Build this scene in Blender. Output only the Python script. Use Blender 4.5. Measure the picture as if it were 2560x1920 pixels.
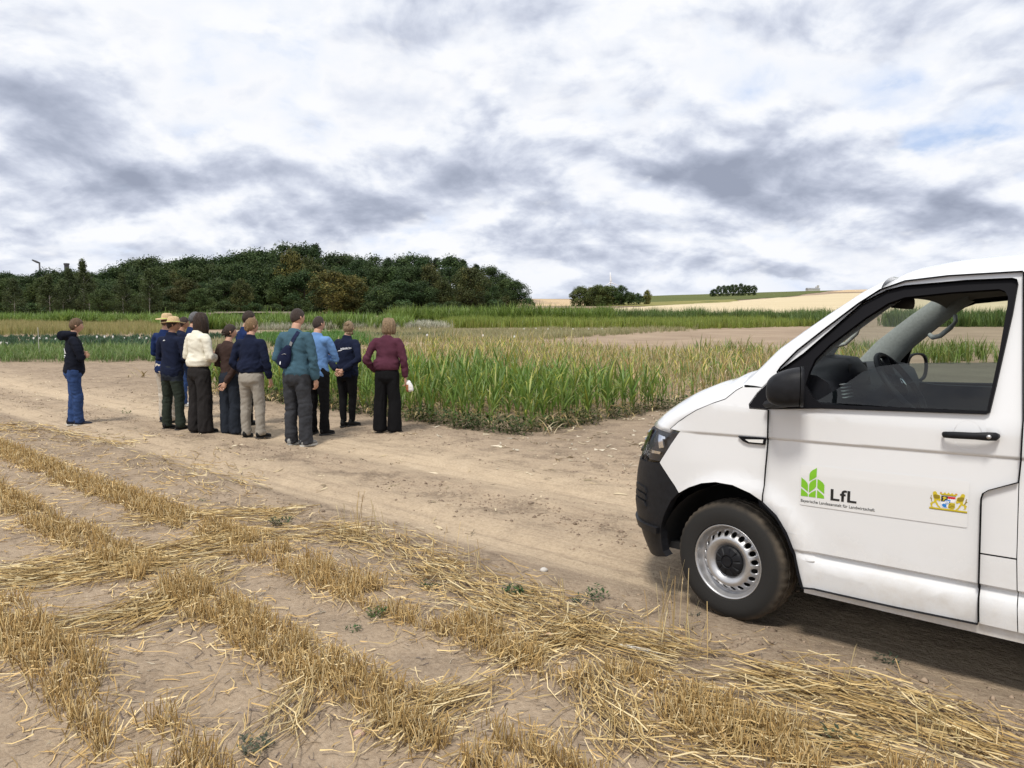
import bpy, bmesh, math, random
import numpy as np
from mathutils import Vector, Matrix, noise as mnoise
from mathutils.bvhtree import BVHTree
R = math.radians
for o in list(bpy.data.objects): bpy.data.objects.remove(o)
scn = bpy.context.scene
COL = scn.collection
random.seed(7); RNG = np.random.default_rng(7)

# ------------------------------------------------------------------ camera
EYE = 1.66
cd = bpy.data.cameras.new('camera'); cam = bpy.data.objects.new('camera', cd); COL.objects.link(cam)
cam.location = (0, 0, EYE); cam.rotation_euler = (R(90 - 4.813), 0, 0)
cd.sensor_width = 36; cd.lens = 36 * 1900 / 2560; cd.clip_start = .05; cd.clip_end = 12000
scn.camera = cam

# ------------------------------------------------------------------ sun, sky, exposure
SUN_AZ, SUN_EL = 205.0, 60.0          # compass-like angle from +Y clockwise, degrees
sd = Vector((math.sin(R(SUN_AZ)) * math.cos(R(SUN_EL)), math.cos(R(SUN_AZ)) * math.cos(R(SUN_EL)), math.sin(R(SUN_EL))))
sl = bpy.data.lights.new('sun', 'SUN'); sun = bpy.data.objects.new('sun', sl); COL.objects.link(sun)
sl.energy = 2.9; sl.angle = R(11); sl.color = (1, .95, .87)
sun.rotation_euler = sd.to_track_quat('Z', 'Y').to_euler(); sun.location = sd * 50
scn.view_settings.view_transform = 'Standard'; scn.view_settings.look = 'None'
scn.view_settings.exposure = 0.15; scn.view_settings.gamma = 1.0; scn.view_settings.use_curve_mapping = False
scn.cycles.use_denoising = True
scn.cycles.max_bounces = 8; scn.cycles.transparent_max_bounces = 24
scn.cycles.caustics_reflective = False; scn.cycles.caustics_refractive = False

W = bpy.data.worlds.new('World'); scn.world = W; W.use_nodes = True
nt = W.node_tree; nt.nodes.clear()
class G:
    """tiny node-graph helper"""
    def __init__(s, nt): s.nt = nt
    def n(s, t, **k):
        nd = s.nt.nodes.new(t)
        for a, b in k.items():
            if a in ('ins',): continue
            setattr(nd, a, b)
        for a, b in k.get('ins', {}).items(): s.put(nd.inputs[a], b)
        return nd
    def put(s, sock, v):
        if isinstance(v, bpy.types.NodeSocket): s.nt.links.new(v, sock)
        elif isinstance(v, bpy.types.Node): s.nt.links.new(v.outputs[0], sock)
        else:
            if hasattr(sock, 'default_value'):
                if not hasattr(v, '__len__') and hasattr(sock.default_value, '__len__'): v = [v] * len(sock.default_value)
                elif hasattr(v, '__len__') and len(v) == 3 and len(sock.default_value) == 4: v = tuple(v) + (1,)
                sock.default_value = v
    def m(s, op, a, b=None, c=None, clamp=False):
        nd = s.nt.nodes.new('ShaderNodeMath'); nd.operation = op; nd.use_clamp = clamp
        for i, v in enumerate((a, b, c)):
            if v is not None: s.put(nd.inputs[i], v)
        return nd.outputs[0]
    def mix(s, f, a, b, kind='RGBA', blend='MIX'):
        nd = s.nt.nodes.new('ShaderNodeMix'); nd.data_type = kind; nd.blend_type = blend
        k = {'RGBA': (6, 7, 2), 'FLOAT': (2, 3, 0), 'VECTOR': (4, 5, 1)}[kind]
        s.put(nd.inputs[0], f); s.put(nd.inputs[k[0]], a); s.put(nd.inputs[k[1]], b)
        return nd.outputs[k[2]]
    def ramp(s, f, pts, interp='LINEAR'):
        nd = s.nt.nodes.new('ShaderNodeValToRGB'); cr = nd.color_ramp; cr.interpolation = interp
        while len(cr.elements) < len(pts): cr.elements.new(1)
        for e, (p, c) in zip(cr.elements, pts):
            e.position = p; e.color = (c, c, c, 1) if not hasattr(c, '__len__') else tuple(c) + (1,) * (4 - len(c))
        s.put(nd.inputs[0], f); return nd.outputs[0]
    def noise(s, vec, scale, detail=4, rough=.5, dist=0, out=0, dim='3D'):
        nd = s.nt.nodes.new('ShaderNodeTexNoise'); nd.noise_dimensions = dim
        if vec is not None: s.put(nd.inputs['Vector'], vec)
        s.put(nd.inputs['Scale'], scale); s.put(nd.inputs['Detail'], detail); s.put(nd.inputs['Roughness'], rough)
        s.put(nd.inputs['Distortion'], dist)
        return nd.outputs[out]
    def smooth(s, v, lo, hi, a=0., b=1.):
        nd = s.nt.nodes.new('ShaderNodeMapRange'); nd.interpolation_type = 'SMOOTHSTEP'
        for i, x in enumerate((v, lo, hi, a, b)): s.put(nd.inputs[i], x)
        return nd.outputs[0]
g = G(nt)
sky = g.n('ShaderNodeTexSky', sky_type='NISHITA', sun_disc=False, sun_elevation=R(SUN_EL), sun_rotation=R(SUN_AZ), altitude=200, air_density=1.0, dust_density=1.0)
tc = g.n('ShaderNodeTexCoord').outputs['Generated']
sep = g.n('ShaderNodeSeparateXYZ', ins={0: tc})
zz = g.m('ADD', g.m('MAXIMUM', sep.outputs[2], 0.0), 0.4)
cx = g.m('DIVIDE', sep.outputs[0], zz); cy = g.m('DIVIDE', sep.outputs[1], zz)
P = g.n('ShaderNodeCombineXYZ', ins={0: cx, 1: cy, 2: 0.0}).outputs[0]
def off(v, x, y, z=0):
    nd = g.n('ShaderNodeVectorMath', operation='ADD'); g.put(nd.inputs[0], v); nd.inputs[1].default_value = (x, y, z); return nd.outputs[0]
def scl(v, k):
    nd = g.n('ShaderNodeVectorMath', operation='SCALE'); g.put(nd.inputs[0], v); nd.inputs['Scale'].default_value = k; return nd.outputs[0]
def vadd(a, b):
    nd = g.n('ShaderNodeVectorMath', operation='ADD'); g.put(nd.inputs[0], a); g.put(nd.inputs[1], b); return nd.outputs[0]
BANKS = [(-0.813, 1.366, 0.161, 0.102, 0.155), (-0.863, 1.619, 0.241, 0.08, 0.232), (-0.918, 1.46, 0.127, 0.076, 0.109), (0.483, 1.643, 0.186, 0.134, 0.264), (0.51, 1.483, 0.236, 0.079, 0.124), (0.92, 1.615, 0.167, 0.079, 0.248), (0.91, 1.449, 0.093, 0.075, 0.124), (-0.302, 1.769, 0.33, 0.126, 0.155), (0.174, 1.971, 0.327, 0.089, 0.186), (-0.491, 1.641, 0.164, 0.07, 0.078), (-0.092, 1.38, 0.211, 0.089, -0.078), (-0.509, 1.364, 0.154, 0.068, -0.124), (0.174, 1.683, 0.077, 0.088, -0.124), (0.307, 1.284, 0.244, 0.069, -0.062), (0.687, 1.969, 0.341, 0.069, -0.078), (-0.806, 1.765, 0.253, 0.048, -0.078), (0.236, 1.437, 0.178, 0.065, -0.078), (-0.177, 1.242, 0.158, 0.05, 0.016), (0.831, 2.068, 0.414, 0.065, 0.078), (0.528, 1.195, 0.16, 0.053, 0.078)]
SEED = (11.3, 4.1, 2.2)
def cloud(Pv, sd, s1, s2, r2, k):
    """cloud thickness at a place on the cloud layer"""
    Q = off(Pv, *sd)
    Q = vadd(Q, scl(off(g.noise(Q, 2.6, 2, .5, out=1), -.5, -.5, -.5), .16))
    bg_ = g.noise(Q, s1, 2, .5); fn = g.noise(Q, s2, 6, r2)
    return g.m('ADD', g.m('MULTIPLY', bg_, 1 - k), g.m('MULTIPLY', fn, k))
# heavier cloud banks where the photograph has them (place on the cloud layer)
bank = None
wx = g.n('ShaderNodeSeparateXYZ', ins={0: vadd(P, scl(off(g.noise(P, 3.6, 4, .6, out=1), -.5, -.5, -.5), .26))})
for (x, y, rx, ry, amp) in BANKS:
    ax = g.m('DIVIDE', g.m('SUBTRACT', wx.outputs[0], x), rx); ay = g.m('DIVIDE', g.m('SUBTRACT', wx.outputs[1], y), ry)
    e = g.m('MULTIPLY', g.m('EXPONENT', g.m('MULTIPLY', g.m('ADD', g.m('MULTIPLY', ax, ax), g.m('MULTIPLY', ay, ay)), -1.0)), amp)
    bank = e if bank is None else g.m('ADD', bank, e)
# high bright deck with a few thin blue gaps
dh = cloud(P, (3.3, 9.1, .4), 2.6, 8.0, .52, .5)
deck = g.ramp(dh, [(.33, (.50, .62, .85)), (.39, (.70, .77, .91)), (.46, (.84, .87, .93)), (.53, (.89, .90, .93)), (.59, (.79, .82, .89)), (.68, (.66, .70, .80))])
# lower broken cumulus: bright rims, grey flat bases
d0 = cloud(P, SEED, 2.4, 6.5, .54, .5); d1 = cloud(scl(P, .962), SEED, 2.4, 6.5, .54, .5)
dl = g.m('ADD', d0, bank)
alpha = g.smooth(dl, .41, .515)
thick = g.m('ADD', g.m('SUBTRACT', dl, .425), g.m('MULTIPLY', g.m('SUBTRACT', d1, d0), 1.9))
lowc = g.ramp(thick, [(.0, (.91, .92, .95)), (.07, (.81, .84, .905)), (.14, (.66, .70, .80)), (.22, (.52, .56, .67)), (.31, (.41, .45, .555)), (.44, (.31, .345, .44))])
ccol = g.mix(alpha, deck, lowc)
hz = g.smooth(sep.outputs[2], .0, .10, 1.0, 0.0)
ccol2 = g.mix(g.m('MULTIPLY', hz, .40), ccol, (.74, .79, .90))
cover = g.smooth(dh, .26, .36, .80, 1)
K = 1 / .1
csc = g.n('ShaderNodeVectorMath', operation='SCALE'); g.put(csc.inputs[0], ccol2); csc.inputs['Scale'].default_value = K * .97
colr = g.mix(cover, sky.outputs[0], csc.outputs[0])
bg = g.n('ShaderNodeBackground', ins={0: colr, 1: .1})
out = g.n('ShaderNodeOutputWorld', ins={0: bg.outputs[0]})

# ------------------------------------------------------------------ helpers
def tag(o, label=None, cat=None, group=None, kind=None):
    if label: o['label'] = label
    if cat: o['category'] = cat
    if group: o['group'] = group
    if kind: o['kind'] = kind
    return o
def link(o, parent=None):
    COL.objects.link(o)
    if parent is not None: o.parent = parent
    return o
def empty(name, loc=(0, 0, 0), rz=0.):
    o = bpy.data.objects.new(name, None); o.empty_display_size = .1; o.location = loc; o.rotation_euler = (0, 0, rz); return link(o)
def mk(name, verts, faces, mat, parent=None, smooth=False, cols=None, matidx=None):
    me = bpy.data.meshes.new(name); me.from_pydata([tuple(v) for v in verts], [], faces)
    return mo(name, me, mat, parent, smooth, cols, matidx)
def mo(name, me, mat, parent=None, smooth=False, cols=None, matidx=None):
    for m_ in (mat if isinstance(mat, (list, tuple)) else [mat]): me.materials.append(m_)
    if smooth: me.polygons.foreach_set('use_smooth', [True] * len(me.polygons))
    if matidx is not None: me.polygons.foreach_set('material_index', matidx)
    if cols is not None:
        at = me.color_attributes.new('col', 'FLOAT_COLOR', 'POINT'); c = np.ones((len(me.vertices), 4), np.float32); c[:, :3] = cols
        at.data.foreach_set('color', c.ravel())
    me.update()
    o = bpy.data.objects.new(name, me); return link(o, parent)
def npmesh(name, V, F, k):
    """fast mesh from arrays; F is (n,k)"""
    me = bpy.data.meshes.new(name); n = len(F)
    me.vertices.add(len(V)); me.vertices.foreach_set('co', np.asarray(V, np.float32).ravel())
    me.loops.add(n * k); me.loops.foreach_set('vertex_index', np.asarray(F, np.int32).ravel())
    me.polygons.add(n); me.polygons.foreach_set('loop_start', np.arange(0, n * k, k, dtype=np.int32)); me.polygons.foreach_set('loop_total', np.full(n, k, np.int32))
    me.update(calc_edges=True); return me
def bmo(name, bm, mat, parent=None, smooth=False):
    me = bpy.data.meshes.new(name); bm.normal_update(); bm.to_mesh(me); bm.free(); return mo(name, me, mat, parent, smooth)
def copytree(o, parent=None):
    c = o.copy(); link(c, parent)
    for ch in list(o.children): copytree(ch, c)
    return c

def material(name, col=(.5, .5, .5), rough=.8, metal=0., spec=.5, **kw):
    m_ = bpy.data.materials.new(name); m_.use_nodes = True
    b = m_.node_tree.nodes['Principled BSDF']
    b.inputs['Base Color'].default_value = tuple(col) + (1,)
    b.inputs['Roughness'].default_value = rough; b.inputs['Metallic'].default_value = metal
    b.inputs['Specular IOR Level'].default_value = spec
    for k, v in kw.items(): b.inputs[k].default_value = v
    return m_
def bsdf(m_): return m_.node_tree.nodes['Principled BSDF'], G(m_.node_tree)
def bump(g, b, h, dist, strength=1.):
    nd = g.n('ShaderNodeBump', ins={'Height': h, 'Distance': dist, 'Strength': strength}); g.put(b.inputs['Normal'], nd.outputs[0])
def varied(name, col, rough=.9, var=.25, scale=6., bscale=None, bdist=.002, spec=.3, stretch=None, hue=None):
    """base colour with soft procedural variation and optional bump"""
    m_ = material(name, col, rough, spec=spec); b, g = bsdf(m_)
    v = g.n('ShaderNodeTexCoord').outputs['Object']
    if stretch:
        mp = g.n('ShaderNodeMapping', ins={'Vector': v}); mp.inputs['Scale'].default_value = stretch; v = mp.outputs[0]
    n_ = g.noise(v, scale, 5, .6)
    c2 = hue or tuple(min(1, x * (1 + var)) for x in col); c1 = tuple(x * (1 - var) for x in col)
    g.put(b.inputs['Base Color'], g.ramp(n_, [(.3, c1), (.7, c2)]))
    if bscale: bump(g, b, g.noise(v, bscale, 4, .6), bdist)
    return m_
def vcol(name, rough=.8, trans=0., spec=.3, objvar=0., gain=None):
    """colour from the mesh's own per-piece colour, optional leaf translucency"""
    m_ = material(name, (.5, .5, .5), rough, spec=spec); b, g = bsdf(m_)
    at = g.n('ShaderNodeAttribute', attribute_name='col').outputs[0]
    if objvar:
        oi = g.n('ShaderNodeObjectInfo'); hs = g.n('ShaderNodeHueSaturation')
        g.put(hs.inputs['Hue'], g.m('ADD', g.m('MULTIPLY', oi.outputs['Random'], objvar * .12), .5 - objvar * .06))
        rr = g.m('FRACT', g.m('MULTIPLY', oi.outputs['Random'], 17.3))
        g.put(hs.inputs['Value'], g.m('ADD', g.m('MULTIPLY', rr, objvar), 1 - objvar * .5)); g.put(hs.inputs['Color'], at); at = hs.outputs[0]
    g.put(b.inputs['Base Color'], at)
    if trans:
        tr = g.n('ShaderNodeBsdfTranslucent', ins={0: at}); mx = g.n('ShaderNodeMixShader', ins={0: trans, 1: b.outputs[0], 2: tr.outputs[0]})
        g.put(m_.node_tree.nodes['Material Output'].inputs[0], mx.outputs[0])
    return m_

# numpy value noise
def _h(ix, iy, s):
    n = (ix.astype(np.int64) * 374761393 + iy.astype(np.int64) * 668265263 + s * 1442695041) & 0x7fffffff
    n = ((n ^ (n >> 13)) * 1274126177) & 0x7fffffff
    return ((n ^ (n >> 16)) & 0xffff) / 65535.
def vnoise(x, y, s=0):
    ix = np.floor(x); iy = np.floor(y); fx = x - ix; fy = y - iy
    fx = fx * fx * (3 - 2 * fx); fy = fy * fy * (3 - 2 * fy)
    a = _h(ix, iy, s); b = _h(ix + 1, iy, s); c = _h(ix, iy + 1, s); d = _h(ix + 1, iy + 1, s)
    return (a + (b - a) * fx) + ((c + (d - c) * fx) - (a + (b - a) * fx)) * fy
def fbm(x, y, oct=4, s=0, gain=.5):
    t = 0; a = 1; w = 0
    for i in range(oct):
        t = t + a * vnoise(x * 2 ** i, y * 2 ** i, s + i * 17); w += a; a *= gain
    return t / w

# track frame: u runs along the track (towards the far left), v across it (away from the eye)
TH = R(48)
TU = np.array([-math.sin(TH), math.cos(TH)]); TV = np.array([math.cos(TH), math.sin(TH)])
def uv2xy(u, v): return (u * TU[0] + v * TV[0], u * TU[1] + v * TV[1])
def xy2uv(x, y): return (x * TU[0] + y * TU[1], x * TV[0] + y * TV[1])
# ------------------------------------------------------------------ terrain
_by = [18, 30, 45, 60, 80, 110, 150]; _bz = [0, .06, .22, .45, .75, 1.15, 1.9]
_rx = [(-1500, 790), (0, 780), (1000, 765), (1320, 747), (1450, 747), (1600, 741), (1850, 733), (2000, 728), (2150, 725), (2560, 719), (3600, 716)]
_ra = [(x - 1280) / 1900 for x, _ in _rx]; _re = [(800 - y) / 1900 for _, y in _rx]
def terrain(x, y):
    x = np.asarray(x, float); y = np.asarray(y, float)
    d = np.maximum(y, 0) + np.maximum(0, np.abs(x) - np.abs(y)) * .3
    z = np.interp(d, _by, _bz)
    e = np.interp(x / np.maximum(d, 1.), _ra, _re)
    zr = EYE + 1200 * e
    t = np.clip((d - 150) / 1050, 0, 1)
    z = np.where(d > 150, 1.9 + (zr - 1.9) * t - np.maximum(0, d - 1200) * .02, z)
    z = z + np.where(d > 170, (fbm(x / 60, y / 60, 2, 5) - .5) * 1.2 * np.clip((d - 170) / 200, 0, 1), 0)
    return z
def T1(x, y): return float(terrain(x, y))

def soil_material(name, far=False):
    m_ = material(name, (.3, .22, .15), .95, spec=.15); b, g = bsdf(m_)
    tc = g.n('ShaderNodeTexCoord').outputs['Object']
    n1 = g.noise(tc, .25 if far else 1.3, 6, .6); n2 = g.noise(tc, 9, 6, .65)
    c = g.ramp(n1, [(.3, (.25, .185, .13)), (.7, (.36, .275, .195))])
    c = g.mix(g.smooth(n2, .35, .7), c, (.19, .14, .10)) if not far else c
    g.put(b.inputs['Base Color'], c); bump(g, b, n2, .03); return m_
M_field = soil_material('field soil', True)

def grid_sheet(name, xs, ys, zf, mat):
    X, Y = np.meshgrid(xs, ys); V = np.stack([X.ravel(), Y.ravel(), zf(X, Y).ravel()], 1)
    nx, ny = len(xs), len(ys); i = np.arange(nx - 1); j = np.arange(ny - 1); I, J = np.meshgrid(i, j)
    a = (J * nx + I).ravel(); F = np.stack([a, a + 1, a + nx + 1, a + nx], 1)
    me = npmesh(name, V, F, 4); o = mo(name, me, mat, smooth=True); return o
PU0, PU1, PV0, PV1 = -7., 46., -7., 17.
def in_patch(x, y, m=0.):
    u, v = xy2uv(x, y); return np.minimum.reduce([u - PU0, PU1 - u, v - PV0, PV1 - v]) - m
def ground_z(X, Y):
    z = terrain(X, Y); k = np.clip(in_patch(X, Y, .6) / .6, 0, 1)
    return z - .16 * k
_s = np.sinh(np.linspace(0, 1, 120) * 6.2); _s = _s / _s[-1] * 6000
xs = np.concatenate([-_s[:0:-1], _s]); ys = np.concatenate([[-600, -300, -150, -80, -50], np.linspace(-40, 60, 84), 60 + (_s[1:] / 6000 * 6500)])
o = grid_sheet('ground', xs, ys, ground_z, M_field); tag(o, kind='structure')

# ---- the near soil with its wheel tracks, in track coordinates (x=u, y=-v)
us = np.concatenate([np.arange(PU0, 0, .25), np.arange(0, 9.5, .042), 9.5 + np.cumsum(np.linspace(.045, .24, 260))]); us = np.append(us[us < PU1 - .1], PU1)
vs = np.concatenate([np.arange(PV0, .4, .2), np.arange(.4, 8.5, .044), np.arange(8.5, PV1, .15), [PV1]])
def rut(v, c, w): return np.exp(-((v - c) / w) ** 2)
def near_h(u, v):
    """relief of the near soil in metres"""
    ww = .10 * (fbm(u / 3, v * 0 + 3, 2, 11) - .5)
    c1, c2, c3 = 4.15 + ww, 5.75 + ww, 4.95 + ww
    h = -.042 * rut(v, c1, .22) - .040 * rut(v, c2, .24) + .012 * rut(v, c1 - .42, .14) + .014 * rut(v, c1 + .42, .16) + .012 * rut(v, c2 + .45, .18) + .012 * rut(v, c2 - .45, .15)
    rough = .35 + .9 * rut(v, c3, .35) + .8 * rut(v, 3.62, .22) + .6 * rut(v, 6.75, .5) + .5 * np.clip((v - 7.0) / 1.0, 0, 1) + .25 * np.clip((3.4 - v), 0, 1)
    rough = rough * (1 - .75 * rut(v, c1, .2)) * (1 - .7 * rut(v, c2, .22))
    h = h + rough * (.050 * (fbm(u * 5.5, v * 7, 4, 23, .6) - .5) + .020 * (fbm(u * 1.6, v * 2.2, 3, 5) - .5))
    patch = np.clip(fbm(u * .8, v * 1.4, 3, 41) * 3 - 1.35, 0, 1)
    h = h + rough * patch * .060 * (fbm(u * 13, v * 16, 3, 29, .6) - .5)
    h = h + .10 * (fbm(u / 9, v / 9, 2, 77) - .5) * .5
    for k, c in enumerate((2.78, 1.98, 1.13, .3, -.5)):
        h = h + .022 * rut(v, c, .22)
    # tread blocks pressed into the tracks
    tr = np.sin(u * 34 + np.abs(v - c1) * 22) * rut(v, c1, .12) + np.sin(u * 34 + np.abs(v - c2) * 22) * rut(v, c2, .13)
    h = h + .0035 * tr * np.clip(fbm(u * .9, v, 2, 3) * 2.4 - .8, 0, 1)
    e = np.minimum.reduce([u - PU0, PU1 - u, v - PV0, PV1 - v])
    return h - .14 * np.clip(1 - e / .5, 0, 1) ** 2
def soil_z(x, y):
    u, v = xy2uv(np.asarray(x, float), np.asarray(y, float))
    return terrain(x, y) + np.where(in_patch(np.asarray(x), np.asarray(y)) > 0, near_h(u, v), 0)
def gz(x, y): return float(soil_z(x, y))
def _pz(U, Vn):
    V = -Vn; x, y = uv2xy(U, V); return terrain(x, y) + near_h(U, V)
M_soil = material('sandy track soil', (.4, .3, .2), .95, spec=.12); b, g = bsdf(M_soil)
tc = g.n('ShaderNodeTexCoord').outputs['Object']; sp = g.n('ShaderNodeSeparateXYZ', ins={0: tc}); v_ = g.m('MULTIPLY', sp.outputs[1], -1.0)
mp = g.n('ShaderNodeMapping', ins={'Vector': tc}); mp.inputs['Scale'].default_value = (.45, 1.6, 1); st = mp.outputs[0]
nb = g.noise(st, 1.3, 6, .6); nm = g.noise(tc, 4.5, 7, .65); nf = g.noise(tc, 38, 5, .7); nl = g.noise(tc, .5, 3, .5)
vv = g.m('ADD', v_, g.m('MULTIPLY', g.m('SUBTRACT', nb, .5), .9))
band = g.ramp(g.m('DIVIDE', vv, 12.), [(.0, .42), (.20, .36), (.285, .30), (.325, .26), (.345, .85), (.385, .62), (.42, .42), (.45, .60), (.485, .92), (.53, .78), (.575, .50), (.64, .26), (.80, .22)])
lt = g.m('ADD', g.m('MULTIPLY', band, .85), g.m('MULTIPLY', g.m('SUBTRACT', nm, .5), .75))
lt = g.m('ADD', lt, g.m('MULTIPLY', g.m('SUBTRACT', nl, .5), .4))
c = g.ramp(lt, [(.08, (.25, .190, .135)), (.4, (.37, .285, .20)), (.75, (.485, .38, .262)), (1.0, (.55, .44, .31))])
crumb = g.m('MULTIPLY', g.smooth(g.noise(tc, 2.1, 5, .65), .47, .62), g.smooth(g.noise(tc, 17, 5, .7), .38, .62))
rg_ = g.ramp(g.m('DIVIDE', vv, 12.), [(.0, .35), (.27, .55), (.32, .8), (.345, .12), (.37, .35), (.415, 1.), (.455, .35), (.485, .12), (.53, .45), (.58, .8), (.8, .8)])
c = g.mix(g.m('MULTIPLY', g.m('MULTIPLY', crumb, rg_), .75), c, (.17, .125, .09))
mp2 = g.n('ShaderNodeMapping', ins={'Vector': tc}); mp2.inputs['Scale'].default_value = (.35, 7., 1); sk_ = g.noise(mp2.outputs[0], 1.6, 5, .6, .4)
inroad = g.m('MULTIPLY', g.smooth(v_, 3.6, 4.0), g.smooth(v_, 7.2, 6.4))
c = g.mix(g.m('MULTIPLY', g.m('MULTIPLY', g.smooth(sk_, .50, .66), inroad), .50), c, (.27, .205, .145))
c = g.mix(g.m('MULTIPLY', g.smooth(nf, .42, .72), .34), c, (.20, .145, .10))
c = g.mix(g.m('MULTIPLY', g.smooth(nf, .60, .28), .18), c, (.62, .52, .40))
g.put(b.inputs['Base Color'], c)
hh = g.m('ADD', g.m('ADD', g.m('MULTIPLY', nf, .45), g.m('MULTIPLY', nm, .9)), g.m('ADD', g.m('MULTIPLY', g.m('MULTIPLY', crumb, rg_), -.35), g.m('MULTIPLY', g.m('MULTIPLY', sk_, inroad), -.55)))
bump(g, b, hh, .035)
o = grid_sheet('dirt_track', us, -vs[::-1], _pz, M_soil); o.rotation_euler = (0, 0, R(138)); tag(o, kind='structure')

# ---- far fields draped on the hill
def drape(name, poly, mat, lift, step=25.):
    bm = bmesh.new(); vs_ = [bm.verts.new((x, y, 0)) for x, y in poly]; bm.faces.new(vs_)
    xs_ = [p[0] for p in poly]; ys_ = [p[1] for p in poly]
    for lo, hi, no in ((min(xs_), max(xs_), (1, 0, 0)), (min(ys_), max(ys_), (0, 1, 0))):
        t = lo + step
        while t < hi:
            bmesh.ops.bisect_plane(bm, geom=bm.verts[:] + bm.edges[:] + bm.faces[:], plane_co=Vector(no) * t, plane_no=no); t += step
    bmesh.ops.triangulate(bm, faces=bm.faces[:])
    for v in bm.verts: v.co.z = T1(v.co.x, v.co.y) + lift
    bmesh.ops.recalc_face_normals(bm, faces=bm.faces[:])
    o = bmo(name, bm, mat, smooth=True); tag(o, kind='structure'); return o
def fieldmat(name, c1, c2, scale, stretch=(1, 1, 1)):
    m_ = material(name, c1, .95, spec=.1); b, g = bsdf(m_)
    mp = g.n('ShaderNodeMapping', ins={'Vector': g.n('ShaderNodeTexCoord').outputs['Object']}); mp.inputs['Scale'].default_value = stretch; mp.inputs['Rotation'].default_value = (0, 0, R(18))
    n1 = g.noise(mp.outputs[0], scale, 6, .65); g.put(b.inputs['Base Color'], g.ramp(n1, [(.3, c1), (.7, c2)]))
    bump(g, b, g.noise(mp.outputs[0], scale * 8, 3, .6), .3); return m_
M_gold = fieldmat('ripe grain field', (.50, .41, .26), (.60, .51, .34), .02, (1, 5, 1))
M_gold2 = fieldmat('grain field stubble', (.44, .32, .19), (.56, .43, .27), .02, (1, 6, 1))
M_green = fieldmat('far green crop', (.075, .095, .03), (.13, .14, .045), .03, (1, 3, 1))
M_yg = fieldmat('far yellowing crop', (.17, .17, .055), (.27, .24, .09), .03, (1, 3, 1))
M_brown = fieldmat('dry margin', (.16, .12, .06), (.25, .18, .09), .06, (1, 3, 1))
def pl(L): return [((x - 1280) / 1900 * y, y) for x, y in L]     # (bearing column, distance) to metres
drape('harvested_field', pl([(1250, 330), (1700, 330), (1700, 620), (1250, 1150)]), M_gold2, .10)
drape('margin_strip', pl([(1230, 215), (1660, 215), (1640, 262), (1230, 300)]), M_brown, .14)
drape('crop_field', pl([(1520, 340), (1700, 330), (1980, 520), (2080, 1150), (1700, 1180), (1480, 1000), (1440, 420)]), M_green, .18)
drape('yellowing_field', pl([(1480, 330), (1620, 290), (1850, 360), (1830, 420), (1600, 390), (1500, 380)]), M_yg, .24)
drape('grain_field', pl([(1540, 190), (3300, 150), (3300, 700), (2200, 720), (2040, 560), (1880, 400), (1620, 285), (1530, 250)]), M_gold, .22)
drape('grain_field', pl([(2060, 740), (3300, 740), (3300, 1180), (2110, 1180)]), M_gold2, .22)
# ------------------------------------------------------------------ the white van
M_paint = material('white van paint', (.74, .75, .765), .28, spec=.5); b, g = bsdf(M_paint)
b.inputs['Coat Weight'].default_value = .7; b.inputs['Coat Roughness'].default_value = .06
tc = g.n('ShaderNodeTexCoord').outputs['Object']; sp = g.n('ShaderNodeSeparateXYZ', ins={0: tc})
dn = g.noise(tc, 5, 6, .7); du = g.m('MULTIPLY', g.smooth(sp.outputs[2], .75, .25), g.smooth(dn, .35, .75))
g.put(b.inputs['Base Color'], g.mix(g.m('MULTIPLY', du, .55), (.74, .75, .765), (.46, .40, .32)))
g.put(b.inputs['Roughness'], g.m('ADD', .24, g.m('MULTIPLY', du, .4)))
M_plast = varied('black grained plastic', (.011, .0115, .014), .5, .25, 30, 400, .0006, .22)
M_rubber_shade = material('black rubber and gap shade', (.006, .006, .008), .6, spec=.12)
M_dark = material('dark inner metal', (.010, .010, .011), .8)
M_dash = varied('dark dashboard plastic', (.009, .010, .014), .6, .2, 40, 300, .0005, .35)
M_trim = varied('grey pillar trim', (.40, .42, .41), .8, .12, 60)
M_liner = material('roof lining', (.22, .22, .22), .9)
M_chrome = material('chrome', (.85, .86, .88), .08, 1.)
M_steel = varied('silver wheel paint', (.52, .52, .53), .38, .12, 8); bsdf(M_steel)[0].inputs['Metallic'].default_value = .75
M_tyre = varied('dusty tyre rubber', (.045, .04, .035), .85, .35, 6, 60, .001)
b, g = bsdf(M_tyre); tc = g.n('ShaderNodeTexCoord').outputs['Object']
sp = g.n('ShaderNodeSeparateXYZ', ins={0: tc}); rr = g.m('SQRT', g.m('ADD', g.m('MULTIPLY', sp.outputs[0], sp.outputs[0]), g.m('MULTIPLY', sp.outputs[2], sp.outputs[2])))
du = g.m('MULTIPLY', g.smooth(rr, .295, .335), g.smooth(g.noise(tc, 9, 5, .6), .2, .75))
g.put(b.inputs['Base Color'], g.mix(du, (.022, .021, .020), (.13, .105, .078)))
def glassmat(name, tint, refl=1.0, rough=.0):
    m_ = bpy.data.materials.new(name); m_.use_nodes = True; g = G(m_.node_tree); g.nt.nodes.clear()
    lw = g.n('ShaderNodeLayerWeight', ins={0: .5}); fr = g.m('ADD', .04, g.m('MULTIPLY', g.m('POWER', lw.outputs['Facing'], 5.0), .8)); t = g.n('ShaderNodeBsdfTransparent', ins={0: tint}); gl = g.n('ShaderNodeBsdfGlossy', ins={0: (1, 1, 1), 'Roughness': rough})
    mx = g.n('ShaderNodeMixShader', ins={0: g.m('MULTIPLY', fr, refl), 1: t, 2: gl}); g.n('ShaderNodeOutputMaterial', ins={0: mx.outputs[0]}); return m_
M_wind = glassmat('windscreen glass', (.80, .85, .82))
M_win = glassmat('tinted door glass', (.36, .44, .44), 1.1)
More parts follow.
